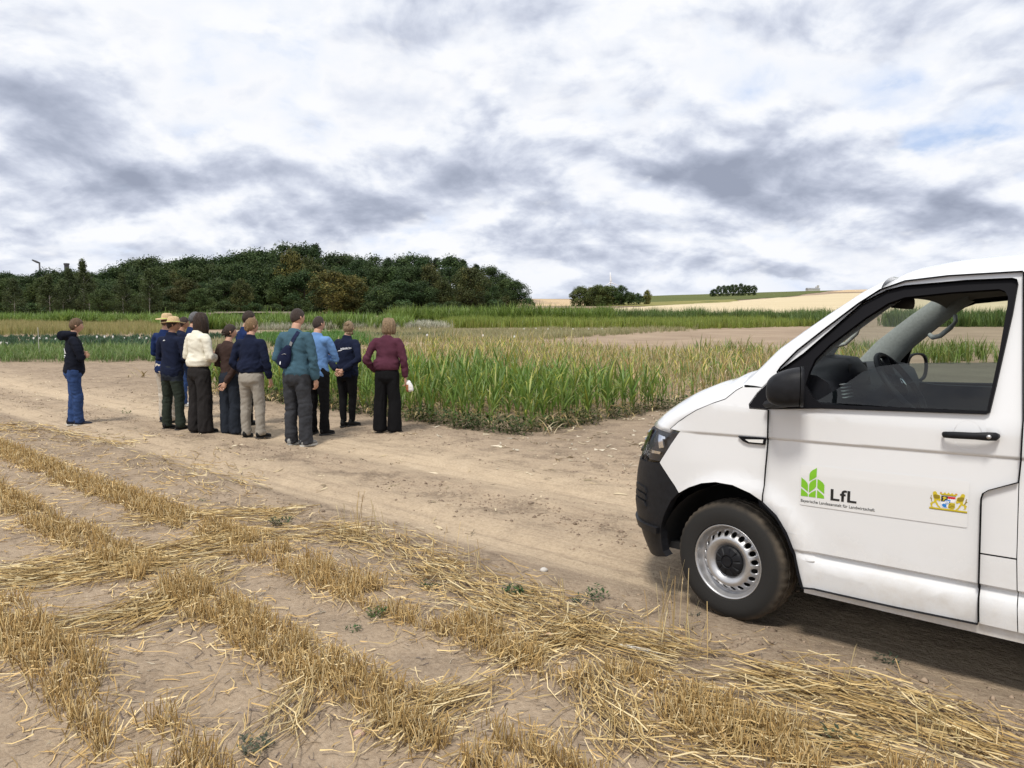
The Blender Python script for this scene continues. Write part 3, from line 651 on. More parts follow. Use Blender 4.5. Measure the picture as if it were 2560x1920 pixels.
# wheels
def lathe(prof, n, close=False):
    V, F = [], []
    for y, r in prof: V += [(r * math.cos(t), y, r * math.sin(t)) for t in np.linspace(0, 2 * math.pi, n, endpoint=False)]
    for i in range(len(prof) - 1):
        for j in range(n): F.append((i * n + j, (i + 1) * n + j, (i + 1) * n + (j + 1) % n, i * n + (j + 1) % n))
    return V, F
def make_wheel():
    w = empty('wheel'); w.parent = van
    # tyre: outer face at y=0, inner at y=-.205; tread blocks raised between grooves
    n = 132; prof = [(-.012, .206), (.000, .214), (.004, .235), (.006, .262), (.003, .285), (-.006, .304), (-.016, .318)]
    V, F = lathe(prof, n); base_i = (len(prof) - 1) * n
    tread = [(-.024, .327), (-.034, .3335), (-.060, .3365), (-.062, .328), (-.070, .328), (-.072, .337), (-.098, .3375), (-.100, .329), (-.108, .329), (-.110, .3375), (-.136, .337), (-.138, .328), (-.146, .328), (-.148, .336), (-.175, .3335), (-.186, .320), (-.200, .30), (-.205, .25), (-.195, .206)]
    for pi_, (y, r) in enumerate(tread):
        for j in range(n):
            t = 2 * math.pi * j / n; cut = .0055 if (pi_ < 3 or 11 < pi_ < 15) and j % 3 == 0 else (.004 if r > .333 and j % 4 == 0 else 0); rr_ = r - cut
            V.append((rr_ * math.cos(t), y, rr_ * math.sin(t)))
    for i in range(len(prof) - 1, len(prof) - 1 + len(tread)):
        for j in range(n): F.append((i * n + j, (i + 1) * n + j, (i + 1) * n + (j + 1) % n, i * n + (j + 1) % n))
    ty = mk('tyre', V, F, M_tyre, w, True); md = ty.modifiers.new('e', 'EDGE_SPLIT'); md.split_angle = R(40)
    V, F = lathe([(-.014, .207), (-.004, .2085), (-.002, .204), (-.008, .199), (-.016, .196), (-.030, .193), (-.046, .188), (-.052, .180)], 64)
    rim = mk('rim', V, F, M_steel, w, True)
    # the drilled disc: 20 round holes in a dished ring
    NH = 20; V, F = [], []
    def dish(r): return float(np.interp(r, [.06, .085, .10, .115, .128, .140, .150, .165, .180], [-.040, -.034, -.020, -.010, -.0085, -.014, -.024, -.044, -.052]))
    for hk in range(NH):
        t0 = 2 * math.pi * hk / NH; dt = math.pi / NH; rc, rh = .153, .0145; M_ = 24
        inn, outr = [], []
        for q in range(M_):
            a_ = 2 * math.pi * q / M_; ca, sa = math.cos(a_), math.sin(a_); k = 1 / max(abs(ca), abs(sa))
            inn.append((rc + rh * ca, t0 + rh * sa / rc))
            rr_ = rc + (.027 if ca > 0 else .020) * ca * k; outr.append((rr_, t0 + dt * sa * k))
        rows = [outr, [((o_[0] + i_[0]) / 2, (o_[1] + i_[1]) / 2) for o_, i_ in zip(outr, inn)], inn]
        b0 = len(V)
        for row in rows: V += [(r_ * math.cos(t_), dish(r_), r_ * math.sin(t_)) for r_, t_ in row]
        V += [(r_ * math.cos(t_), dish(r_) - .012, r_ * math.sin(t_)) for r_, t_ in inn]
        for rI in range(3):
            for q in range(M_): F.append((b0 + rI * M_ + q, b0 + (rI + 1) * M_ + q, b0 + (rI + 1) * M_ + (q + 1) % M_, b0 + rI * M_ + (q + 1) % M_))
    vb = len(V); V2, F2 = lathe([(dish(r), r) for r in (.133, .128, .122, .115, .108, .10, .092, .085, .06)], 80)
    V += V2; F += [tuple(x + vb for x in f) for f in F2]
    mk('wheel_disc', V, F, M_steel, rim, True)
    V, F = lathe([(-.055, .17), (-.10, .16), (-.10, .01)], 32); mk('drum', V, F, M_dark, rim)
    # hub cap with radial grooves
    V, F = [], []; n = 60
    for y, r, gr in [(-.036, .086, 0), (-.022, .084, 0), (-.012, .076, 1), (-.006, .055, 1), (-.004, .038, 0), (-.010, .034, 0), (-.010, .028, 0), (-.002, .026, 0), (-.002, .010, 0)]:
        for j in range(n): d = .006 if gr and j % 6 == 0 else 0; t = 2 * math.pi * j / n; V.append((r * math.cos(t), y - d, r * math.sin(t)))
    for i in range(8):
        for j in range(n): F.append((i * n + j, (i + 1) * n + j, (i + 1) * n + (j + 1) % n, i * n + (j + 1) % n))
    F.append(tuple(8 * n + j for j in range(n)))
    hc = mk('hub_cap', V, F, M_plast, w, True); md = hc.modifiers.new('e', 'EDGE_SPLIT'); md.split_angle = R(30)
    return w
wh = make_wheel(); wh.location = (0.058, WH - .035, .330); wh.rotation_euler = (0, R(9), R(-5))
for s0, side in ((0, -1), (3.0, 1), (3.0, -1)):
    w2 = copytree(wh, van); w2.location = (-s0, side * (WH - .035), .330); w2.rotation_euler = (0, R(40 * s0), R(-5 if s0 == 0 else 0) + (math.pi if side < 0 else 0))

# cabin: dashboard, steering wheel, seats, mirror, visor, grab handle
V, F = [], []; ys_ = np.linspace(-.80, .80, 33)
prof = [(.10, 1.300), (.0, 1.360), (-.12, 1.395), (-.25, 1.405), (-.36, 1.395), (-.42, 1.360), (-.455, 1.28), (-.46, 1.15), (-.42, 1.0), (-.30, .75), (-.10, .55)]
for y in ys_:
    hood = math.exp(-((y - .42) / .19) ** 4)
    for i, (x, z) in enumerate(prof):
        hz_ = .075 * hood * (1 if 2 <= i <= 4 else .4 if i in (1, 5) else 0); hx = -.06 * hood if 3 <= i <= 5 else 0
        V.append((x + hx, y, z + hz_ - (.02 * abs(y) ** 3)))
n = len(prof)
for i in range(32):
    for k in range(n - 1): a = i * n + k; F.append((a, a + 1, a + n + 1, a + n))
F += [tuple(range(n)), tuple(range(32 * n, 33 * n))]
da = mk('dashboard', V, F, M_dash, van, True); md = da.modifiers.new('e', 'EDGE_SPLIT'); md.split_angle = R(50)
for k in range(5): bar('air_vent', [(-.447 - .004 * k, .69, 1.335 - .017 * k), (-.452 - .004 * k, .57, 1.335 - .017 * k)], .010, .004, M_trim, da, 6)
mk('instrument_face', [(-.47, .58, 1.31), (-.47, .26, 1.31), (-.44, .27, 1.435), (-.44, .57, 1.435)], [(0, 1, 2, 3)], M_dark, da)
swc = Vector((-.665, .43, 1.335)); ax = Vector((-.80, 0, .60)).normalized(); e1 = Vector((0, 1, 0)); e2 = ax.cross(e1)
V, F = [], []; n1, n2 = 40, 10
for i in range(n1):
    t = 2 * math.pi * i / n1; c = swc + (e1 * math.cos(t) + e2 * math.sin(t)) * .185; rd = (c - swc).normalized()
    V += [c + rd * .016 * math.cos(p) + ax * .016 * math.sin(p) for p in np.linspace(0, 2 * math.pi, n2, endpoint=False)]
for i in range(n1):
    for j in range(n2): F.append((i * n2 + j, i * n2 + (j + 1) % n2, ((i + 1) % n1) * n2 + (j + 1) % n2, ((i + 1) % n1) * n2 + j))
sw = mk('steering_wheel', V, F, M_dash, van, True)
for t in (R(0), R(180), R(250), R(290)): bar('spoke', [swc - ax * .02, swc + (e1 * math.cos(t) + e2 * math.sin(t)) * .18], .022, .009, M_dash, sw)
bar('boss', [swc - ax * .05, swc - ax * .01, swc + ax * .012], [.06, .07, .05], [.06, .07, .05], M_dash, sw, 16)
bar('badge', [swc + ax * .012, swc + ax * .018], .024, .024, M_chrome, sw, 16)
bar('column', [swc - ax * .05, swc - ax * .30], .05, .05, M_dash, sw)
rm = bar('inside_mirror', [(-.535, .20, 1.775), (-.538, .18, 1.775), (-.555, 0, 1.772), (-.565, -.12, 1.770), (-.567, -.14, 1.770)], [.006, .014, .014, .014, .006], [.024, .036, .038, .036, .024], M_rubber_shade, van, 14)
bar('mirror_stem', [(-.55, .0, 1.79), (-.52, .0, 1.86)], .012, .012, M_rubber_shade, rm)
bar('grab_handle', [(-.52, -.73, 1.575), (-.545, -.70, 1.560), (-.59, -.69, 1.570), (-.65, -.685, 1.625), (-.675, -.69, 1.665), (-.665, -.715, 1.70)], .013, .016, M_trim, van)
mk('paper_slip', [(-.24, .56, 1.435), (-.29, .42, 1.442), (-.34, .42, 1.520), (-.28, .56, 1.515)], [(0, 1, 2, 3)], material('paper slip', (.62, .68, .68), .6), van)
V = []; lo = [(-.355, 1.53), (-.40, 1.532), (-.47, 1.60), (-.49, 1.66), (-.50, 1.70)]
bar('visor_loop', [(-s_, .56, z_) for s_, z_ in ((.33, 1.545), (.37, 1.530), (.42, 1.545), (.475, 1.600), (.492, 1.655), (.488, 1.70))], .010, .010, M_trim, van, 8)
for y in (.42, -.42):
    st_ = bar('seat', [(-1.02, y, .60), (-1.02, y, .72), (-1.25, y, .76), (-1.45, y, .78)], [.24, .25, .25, .2], [.10, .10, .10, .1], M_dash, van, 12)
    bar('backrest', [(-1.42, y, .80), (-1.50, y, 1.15), (-1.53, y, 1.40)], [.24, .25, .19], [.08, .07, .06], M_dash, st_, 12)
    bar('headrest', [(-1.53, y, 1.48), (-1.545, y, 1.66)], [.14, .12], [.05, .045], M_dash, st_, 12)

# ---- printed magnet sticker on the driver's door
STK = material('sticker film', (.735, .74, .745), .28); bsdf(STK)[0].inputs['Coat Weight'].default_value = .7; bsdf(STK)[0].inputs['Coat Roughness'].default_value = .06
def sticker_pt(x, y, off):
    """x across the sticker 0..1, y up 0..1"""
    a = .353 + .75 * x; z = .730 + .017 * x + .208 * y + .003 * x * y
    return VS(a, z, off, False)
def printed(name, poly, mat, off, parent, step=.05):
    bm = flat(poly, (), step)
    for v in bm.verts: v.co = sticker_pt(v.co.x, v.co.y, off)
    bmesh.ops.recalc_face_normals(bm, faces=bm.faces[:]); return bmo(name, bm, mat, parent)
sk = printed('sticker', roundc([(0, 0), (1, 0), (1, 1), (0, 1)], .02), STK, .0030, doors[0])
sk['label'] = 'printed magnet sticker with green plant logo and crest'
INK = material('black ink', (.012, .012, .012), .5); GREEN = material('green ink', (.20, .50, .02), .5)
X = lambda x: x / 2010.; Y_ = lambda x, y: 1 - (y - (72 + (x - 10) * .0985)) / (492 + (x - 10) * .035)      # from the flat artwork grid
def art(L): return [(X(x - 10), Y_(x, y)) for x, y in L]
def leaf(L): return printed('leaf_mark', roundc(art(L), .012, 3) if False else art(L), GREEN, .0042, sk, .03)
leaf([(22, 228), (45, 248), (80, 272), (105, 300), (116, 330), (116, 408), (60, 365), (22, 340)])
leaf([(22, 362), (70, 395), (112, 428), (118, 440), (118, 466), (22, 455)])
leaf([(226, 116), (226, 225), (205, 240), (130, 278), (130, 195), (140, 168), (165, 145), (200, 130)])
leaf([(224, 250), (224, 345), (205, 368), (130, 420), (130, 318), (145, 292), (180, 268)])
leaf([(222, 388), (222, 480), (130, 468), (130, 440), (160, 418)])
leaf([(240, 252), (275, 270), (315, 300), (334, 330), (334, 436), (300, 408), (262, 380), (240, 360)])
leaf([(240, 386), (290, 425), (326, 455), (334, 470), (336, 494), (240, 482)])
def text_mesh(body, offset=0., space=1.0):
    cu = bpy.data.curves.new('txt', 'FONT'); cu.body = body; cu.offset = offset; cu.space_character = space; cu.resolution_u = 4
    ob = bpy.data.objects.new('txt', cu); COL.objects.link(ob); dg = bpy.context.evaluated_depsgraph_get()
    me = bpy.data.meshes.new_from_object(ob.evaluated_get(dg)); bpy.data.objects.remove(ob); bpy.data.curves.remove(cu); return me
def text_on_sticker(name, body, x0, x1, y0, y1, offset, space=1.0):
    me = text_mesh(body, offset, space); co = np.array([v.co[:] for v in me.vertices]); lo, hi = co.min(0), co.max(0)
    for v in me.vertices:
        x = x0 + (v.co.x - lo[0]) / (hi[0] - lo[0]) * (x1 - x0); y = y0 + (v.co.y - lo[1]) / (hi[1] - lo[1]) * (y1 - y0)
        v.co = sticker_pt(x, y, .0044)
    return mo(name, me, INK, sk)
text_on_sticker('lettering', 'LfL', X(408), X(740), Y_(420, 512), Y_(420, 372), .022, 1.08)
text_on_sticker('lettering', 'Bayerische Landesanstalt für Landwirtschaft', X(14), X(968), Y_(20, 538), Y_(20, 492), .006)
# crest: two lions holding a quartered shield under a crown, on a bar
GOLD = material('crest gold', (.60, .47, .02), .5); GOLD2 = material('crest dark gold', (.27, .20, .012), .5); RED = material('crest red', (.60, .02, .03), .5); BLUE = material('crest blue', (.02, .20, .58), .5); WHT = material('crest white', (.82, .82, .82), .5)
CRX = lambda x: 1480 + (x - 0) * .285 * 1.0
def ca(L): return [(X(1480 + x * .3443 - 10 + 44), Y_(1480 + x * .3443, 240 + y * .3443)) for x, y in L]     # crest artwork grid
def cr_(L, mat, off=.0042): return printed('crest_mark', ca(L), mat, off, sk, 0)
cr_([(235, 975), (1420, 1125), (1420, 1195), (235, 1045)], GOLD)
cr_([(235, 1018), (1420, 1168), (1420, 1195), (235, 1045)], GOLD2, .0046)
lionL = [(325, 480), (350, 440), (400, 430), (440, 455), (455, 500), (480, 545), (540, 560), (570, 600), (575, 680), (590, 730), (560, 790), (520, 760), (470, 745), (450, 790), (490, 840), (520, 920), (600, 1000), (560, 1010), (500, 970), (450, 900), (420, 830), (340, 860), (325, 960), (380, 985), (290, 975), (255, 850), (300, 820), (370, 790), (380, 720), (350, 640), (335, 560)]
cr_(lionL, GOLD)
cr_([(350, 560), (400, 540), (540, 580), (560, 680), (480, 700), (400, 690), (360, 640)], GOLD2, .0046)
lionR = [(x_, y_) for x_, y_ in [(1330 - (x - 325) * 1.02, y + 85 + (400 - x) * .02) for x, y in lionL]]
cr_(lionR, GOLD); cr_([(1310, 650), (1250, 630), (1110, 660), (1095, 760), (1180, 790), (1260, 780), (1300, 730)], GOLD2, .0046)
cr_([(275, 555), (295, 590), (280, 640), (310, 690), (300, 760), (330, 800), (310, 810), (280, 760), (285, 690), (240, 690), (265, 640)], GOLD2); cr_([(1385, 685), (1400, 720), (1375, 760), (1420, 820), (1380, 830), (1340, 910), (1310, 880), (1350, 800), (1355, 740)], GOLD2)
cr_([(600, 590), (805, 612), (800, 710), (730, 740), (700, 790), (600, 780)], INK); cr_([(640, 640), (700, 615), (760, 650), (770, 690), (720, 700), (690, 760), (640, 760), (680, 700)], GOLD, .0046)
cr_([(805, 612), (1045, 640), (1040, 720), (1010, 690), (985, 720), (955, 690), (925, 715), (890, 685), (860, 712), (805, 690)], RED)
cr_([(805, 690), (1040, 720), (1035, 800), (990, 830), (880, 820), (800, 760)], WHT)
cr_([(600, 800), (760, 800), (840, 880), (820, 1010), (760, 1020), (650, 990), (610, 920)], WHT); cr_([(620, 900), (680, 860), (780, 900), (770, 960), (800, 1000), (720, 1000), (660, 970)], BLUE, .0046)
cr_([(840, 830), (1040, 850), (1040, 1000), (1000, 1060), (880, 1050), (815, 1000)], GOLD)
for k in range(3): cr_([(850, 880 + 50 * k), (940, 905 + 50 * k), (1025, 890 + 50 * k), (1025, 905 + 50 * k), (940, 922 + 50 * k), (850, 897 + 50 * k)], INK, .0046)
cr_([(730, 740), (800, 725), (895, 740), (880, 830), (800, 890), (720, 870)], BLUE, .0046)
for k in range(3): cr_([(745 + 45 * k, 755 + 6 * k), (775 + 45 * k, 758 + 6 * k), (745 + 40 * k, 860 + 4 * k), (720 + 40 * k, 850 + 4 * k)], WHT, .0050)
cr_([(540, 500), (590, 450), (620, 510), (660, 510), (710, 460), (750, 520), (780, 520), (825, 470), (865, 530), (890, 530), (935, 485), (975, 540), (1010, 545), (1055, 505), (1110, 540), (1050, 610), (600, 560)], GOLD)
cr_([(600, 540), (1050, 590), (1050, 612), (600, 565)], GOLD2, .0046); cr_([(570, 460), (595, 450), (600, 490), (575, 490)], RED, .0048); cr_([(1035, 505), (1065, 505), (1070, 545), (1040, 540)], RED, .0048)
# ------------------------------------------------------------------ people
def loft(bm, pts, ra, rb, n=14, side=None, cap=True):
    """append a closed tube: pts centre line, ra/rb radii along 'side' and across"""
    pts = [Vector(p) for p in pts]; m_ = len(pts); rings = []
    for i, p in enumerate(pts):
        d = (pts[min(i + 1, m_ - 1)] - pts[max(i - 1, 0)])
        d = d.normalized() if d.length > 1e-9 else Vector((0, 0, 1))
        s_ = Vector(side) if side is not None else Vector((1, 0, 0)); s_ = (s_ - d * s_.dot(d))
        if s_.length < 1e-4: s_ = Vector((0, 1, 0)) - d * d.y
        s_.normalize(); u_ = d.cross(s_)
        a_ = ra[i] if hasattr(ra, '__len__') else ra; b_ = rb[i] if hasattr(rb, '__len__') else rb
        rings.append([bm.verts.new(p + s_ * a_ * math.cos(t) + u_ * b_ * math.sin(t)) for t in np.linspace(0, 2 * math.pi, n, endpoint=False)])
    for A, B in zip(rings, rings[1:]):
        for j in range(n): bm.faces.new((A[j], A[(j + 1) % n], B[(j + 1) % n], B[j]))
    if cap: bm.faces.new(rings[0][::-1]); bm.faces.new(rings[-1])
    return rings
def fused(bm, voxel, smooth_it=6, wr=0., wfreq=(14, 14, 14), seed=0, fade=None, extra=None):
    """fuse overlapping closed shapes into one skin, smooth it, add cloth folds; returns a mesh"""
    bmesh.ops.recalc_face_normals(bm, faces=bm.faces[:])
    me = bpy.data.meshes.new('tmp'); bm.to_mesh(me); bm.free()
    ob = bpy.data.objects.new('tmp', me); COL.objects.link(ob)
    md = ob.modifiers.new('r', 'REMESH'); md.mode = 'VOXEL'; md.voxel_size = voxel
    ms = ob.modifiers.new('s', 'SMOOTH'); ms.factor = .5; ms.iterations = smooth_it
    dg = bpy.context.evaluated_depsgraph_get(); out = bpy.data.meshes.new_from_object(ob.evaluated_get(dg))
    bpy.data.objects.remove(ob); bpy.data.meshes.remove(me)
    if wr:
        nr = [v.normal.copy() for v in out.vertices]
        for v, n_ in zip(out.vertices, nr):
            q_ = Matrix.Rotation(.55 * math.sin(seed), 3, 'Y') @ v.co; p = Vector((q_.x * wfreq[0] + seed, q_.y * wfreq[1], q_.z * wfreq[2]))
            p2 = p + Vector((mnoise.noise(p * .5), mnoise.noise(p * .5 + Vector((5, 5, 5))), 0)) * 1.2
            w = 1 - abs(mnoise.noise(p2)) * 2.0; w2 = mnoise.noise(p * .35 + Vector((9, 2, 4)))
            k = fade(v.co) if fade else 1.
            v.co += n_ * wr * k * (w * .8 + w2 * 1.1)
            if extra: extra(v, n_)
        out.update()
    return out
SKIN = varied('skin', (.50, .29, .20), .55, .10, 12, spec=.4)
SKIN2 = varied('tanned skin', (.36, .19, .12), .55, .10, 12, spec=.4)
EYE_M = material('eye', (.03, .025, .02), .3); LIP = material('lips', (.42, .19, .15), .5)
def hairmat(name, c1, c2, stretch=(60, 60, 9)):
    m_ = material(name, c1, .55, spec=.35); b, g = bsdf(m_)
    mp = g.n('ShaderNodeMapping', ins={'Vector': g.n('ShaderNodeTexCoord').outputs['Object']}); mp.inputs['Scale'].default_value = stretch
    n_ = g.noise(mp.outputs[0], 3., 5, .6, .6); g.put(b.inputs['Base Color'], g.ramp(n_, [(.32, c1), (.68, c2)])); bump(g, b, n_, .012); return m_
H_DARK = hairmat('dark brown hair', (.012, .007, .005), (.05, .028, .018)); H_BLOND = hairmat('dark blond hair', (.075, .042, .018), (.30, .19, .09)); H_LBLOND = hairmat('ash blond hair', (.10, .065, .035), (.38, .27, .16))
H_BROWN = hairmat('light brown hair', (.06, .035, .018), (.17, .105, .055)); H_GREY = hairmat('greying hair', (.03, .03, .032), (.20, .20, .21)); H_CROP = hairmat('cropped dark hair', (.022, .015, .012), (.075, .05, .04), (120, 120, 120))
def cloth(name, c, var=.16, rough=.92): return varied(name, c, rough, var, 9, 260, .0012, .15)
C = dict(navy=cloth('navy fleece', (.009, .013, .032)), blue=cloth('dark blue jacket', (.011, .024, .085)), cream=cloth('cream sweatshirt', (.72, .69, .58), .06), brown=cloth('dark brown jersey', (.045, .028, .024)), teal=cloth('teal sweatshirt', (.050, .104, .142)), sky=cloth('light blue shirt', (.125, .245, .48), .10), burg=cloth('burgundy sweatshirt', (.082, .026, .043)), hood=cloth('black navy hoodie', (.008, .010, .018)),
         black=cloth('black trousers', (.007, .007, .008)), char=cloth('charcoal trousers', (.022, .020, .020)), slate=cloth('dark slate trousers', (.020, .025, .035)), green=cloth('dark green trousers', (.026, .034, .026)), beige=cloth('pale beige trousers', (.50, .45, .38), .08), khaki=cloth('grey khaki trousers', (.30, .275, .235), .08), jean=cloth('blue jeans', (.030, .060, .160), .35), gjean=cloth('grey jeans', (.040, .042, .048), .35))
SHOE = dict(black=cloth('black leather', (.012, .012, .012), .2, .5), grey=cloth('grey trainers', (.28, .28, .27), .4, .7), navy=cloth('navy canvas shoes', (.02, .022, .035), .2, .8), white=cloth('white trainers', (.7, .7, .68), .05, .7)); SOLE = material('pale shoe sole', (.55, .54, .5), .7); SOLED = material('dark shoe sole', (.03, .03, .03), .8)
STRAW = varied('woven straw', (.50, .37, .21), .8, .25, 60, 220, .002); BAND = material('pale green hat band', (.50, .62, .16), .7)

def head_mesh(bm, hc, s, fwd_rot):
    """head with brow, nose, lips, chin and ears, centred on hc; s = head half height"""
    n, m_ = 28, 20; rows = []
    for i in range(m_ + 1):
        th = math.pi * i / m_; row = []
        for j in range(n):
            ph = 2 * math.pi * j / n; x = math.sin(th) * math.sin(ph); y = math.sin(th) * math.cos(ph); z = math.cos(th)
            X, Y, Z = x * .66, y * .82, z
            if z < 0: X *= 1 - .30 * (-z) ** 1.5; Y *= (1 - .12 * (-z)) if y > 0 else (1 - .30 * (-z))
            front = max(0, y) ** 3
            a = abs(x)
            Y += front * (.20 * math.exp(-((z + .16) / .15) ** 2 - (x / .16) ** 2) + .05 * math.exp(-((z - .22) / .10) ** 2) - .07 * math.exp(-((z - .06) / .09) ** 2 - ((a - .36) / .20) ** 2) + .05 * math.exp(-((z + .50) / .12) ** 2 - (x / .3) ** 2) + .08 * math.exp(-((z + .85) / .14) ** 2))
            row.append(fwd_rot @ Vector((X, Y, Z)) * s + hc)
        rows.append([bm.verts.new(p) for p in (row if 0 < i < m_ else row[:1])])
    fs = []
    for A, B in zip(rows, rows[1:]):
        for j in range(n):
            a_, b_ = A[j % len(A)], A[(j + 1) % len(A)]; c_, d_ = B[(j + 1) % len(B)], B[j % len(B)]
            q = [a_, d_, c_, b_]; u = []
            for v in q:
                if v not in u: u.append(v)
            if len(u) > 2: fs.append(bm.faces.new(u))
    for sx in (-1, 1):
        for (pts, r1, r2, mi) in (([(sx * .62, -.06, .16), (sx * .74, -.10, .10), (sx * .72, -.06, -.08), (sx * .63, -.02, -.20)], [.05, .07, .06, .03], [.10, .14, .11, .05], 0), ([(sx * .27, .70, .055), (sx * .27, .745, .055)], .055, .03, 1)):
            k0 = len(bm.faces); loft(bm, [fwd_rot @ Vector(p) * s + hc for p in pts], [r * s for r in r1] if hasattr(r1, '__len__') else r1 * s, [r * s for r in r2] if hasattr(r2, '__len__') else r2 * s, 8)
            bm.faces.ensure_lookup_table()
            for f in bm.faces[k0:]: f.material_index = mi
    k0 = len(bm.faces); loft(bm, [fwd_rot @ Vector(p) * s + hc for p in [(-.17, .69, -.47), (0, .745, -.46), (.17, .69, -.47)]], [.015 * s, .035 * s, .015 * s], [.02 * s, .05 * s, .02 * s], 8)
    bm.faces.ensure_lookup_table()
    for f in bm.faces[k0:]: f.material_index = 2
def hand(bm, w, d, side, s, curl=.5):
    """palm and five bent fingers from the wrist w along d"""
    d = Vector(d).normalized(); ax = Vector(side) - d * Vector(side).dot(d); ax.normalize(); nrm = d.cross(ax)
    pc = w + d * .045 * s
    loft(bm, [w - d * .03 * s, w + d * .01 * s, pc, w + d * .085 * s], [.024 * s, .03 * s, .042 * s, .038 * s], [.020 * s, .016 * s, .015 * s, .012 * s], 10, ax)
    for k, (o_, L) in enumerate(((-.030, .062), (-.010, .075), (.010, .070), (.029, .055))):
        p0 = w + d * .080 * s + ax * o_ * s; p1 = p0 + (d * math.cos(curl * .5) + nrm * math.sin(curl * .5)) * L * .5 * s; p2 = p1 + (d * math.cos(curl * 1.6) + nrm * math.sin(curl * 1.6)) * L * .5 * s
        loft(bm, [p0 - d * .02 * s, p0, p1, p2], [.0085 * s, .009 * s, .0085 * s, .0065 * s], [.0085 * s, .009 * s, .0085 * s, .0065 * s], 7, ax)
    q0 = w + d * .03 * s - ax * .03 * s; q1 = q0 + (d * .7 - ax * .6 + nrm * .3).normalized() * .04 * s; q2 = q1 + (d * .9 + nrm * .5).normalized() * .03 * s
    loft(bm, [q0, q1, q2], [.013 * s, .011 * s, .008 * s], [.012 * s, .010 * s, .007 * s], 7, ax)
ARMS = {'hang': ((.142, -.015, .640), (.150, .030, .500)), 'fold': ((.142, .060, .638), (-.045, .088, .660)), 'front': ((.152, -.005, .640), (.05, .135, .620)), 'back': ((.178, -.065, .650), (.035, -.118, .545)),
        'pocket': ((.178, -.050, .640), (.118, .045, .530)), 'low': ((.150, -.03, .640), (.085, .09, .520)), 'behind': ((.150, -.06, .645), (.075, -.10, .505))}
PEOPLE = []
def person(x, y, H, yaw, label, skin, hair, hmat, top, tmat, leg, lmat, shoe, arms=('front', 'front'), turn=0., nod=0., girth=1., stance=.075, shift=0., collar=None, hem=.50, topw=1.0, seed=1, hat=False, sole=SOLED, fem=False, lowmat=None):
    h = H / 1.0; rs = random.Random(seed)
    Z = gz(x, y)
    bm = bmesh.new(); sh = .112 * h * (.93 if fem else 1.0) * (.5 + .5 * girth); hipx = .052 * h
    P = lambda a, b_, c: Vector((a * h, b_ * h, c * h))
    lean = .006
    rotH = Matrix.Rotation(R(turn), 3, 'Z') @ Matrix.Rotation(R(nod), 3, 'X')
    hc = P(0, .022 + lean, .935); hs = .0645 * h
    # --- body
    loft(bm, [P(0, 0, .47), P(0, -.004, .53), P(0, 0, .60), P(0, .006, .68), P(0, .004, .76), P(0, -.002, .81), P(0, .0, .838)], [.07 * h, .08 * h, .07 * h, .075 * h, .08 * h, .068 * h, .03 * h], [.05 * h, .055 * h, .048 * h, .05 * h, .05 * h, .04 * h, .03 * h], 16)
    loft(bm, [P(0, -.004, .80), P(0, .000, .845), P(0, .012 + lean, .90)], [.046 * h, .034 * h, .033 * h], [.044 * h, .035 * h, .034 * h], 12)
    feet = []
    for s in (-1, 1):
        fx = s * stance * .5 + shift * .0; fy = .03 * (s if shift else 0)
        a = P(fx * 1.0, fy, .045); k = P(s * .5 * (stance * .5 + .05) + 0, .008 + fy * .5, .28)
        loft(bm, [P(s * .048, 0, .53), P(s * .05, .002, .42), k, P(fx * 1.0, -.006 + fy, .17), a], [.040 * h, .034 * h, .020 * h, .016 * h, .016 * h], [.042 * h, .036 * h, .020 * h, .016 * h, .018 * h], 12)
        feet.append((a, k))
    arm_j = []
    for s, pose in zip((-1, 1), arms):
        e, w = ARMS[pose] if isinstance(pose, str) else pose
        shd = Vector((s * sh, -.004 * h, .812 * h)); el = P(s * e[0] * (.55 + .45 * girth), e[1], e[2]); wr_ = P(s * w[0], w[1], w[2])
        loft(bm, [Vector((s * sh * .7, 0, .80 * h)), shd, (shd + el) / 2, el, (el + wr_) / 2, wr_], [.022 * h, .020 * h, .020 * h, .018 * h, .018 * h, .016 * h], [.022 * h, .020 * h, .020 * h, .018 * h, .018 * h, .014 * h], 10, (0, 1, 0))
        arm_j.append((shd, el, wr_))
    me = fused(bm, .014 * h / 1.0 * 1.0, 4)
    bm = bmesh.new(); bm.from_mesh(me); bpy.data.meshes.remove(me)
    head_mesh(bm, hc, hs * 1.62 / 1.62, rotH)
    for s, (shd, el, wr_) in zip((-1, 1), arm_j): hand(bm, wr_, (wr_ - el), (0, -1, .2) if abs(wr_.x) > .1 * h else (0, 0, -1), h / 1.62, .9)
    body = bmo('person', bm, [skin, EYE_M, LIP], None, True)
    body.location = (x, y, Z); body.rotation_euler = (R(rs.uniform(-1.2, .8)), R(rs.uniform(-1.6, 1.6)), R(yaw)); tag(body, label, 'person', 'people looking at the crop plots')
    # --- top
    bm = bmesh.new(); g_ = girth * topw
    hw_ = (.095 if fem else .091) * h * g_
    loft(bm, [P(0, -.004, hem), P(0, -.004, hem + .012), P(0, -.003, hem + .035), P(0, -.002, hem + .07), P(0, .004, .665), P(0, .004, .72), P(0, .0, .765), P(0, -.004, .798), P(0, -.005, .818), P(0, -.003, .836), P(0, .002, .850)],
         [hw_ * .98, hw_, hw_ * 1.05, hw_ * 1.03, .087 * h * g_, .093 * h * (.5 + .5 * g_), .096 * h * (.6 + .4 * g_), .089 * h, .073 * h, .052 * h, .043 * h], [.074 * h * g_, .076 * h * g_, .080 * h * g_, .076 * h * g_, .070 * h * g_, .071 * h * g_, .068 * h, .060 * h, .052 * h, .045 * h, .041 * h], 22)
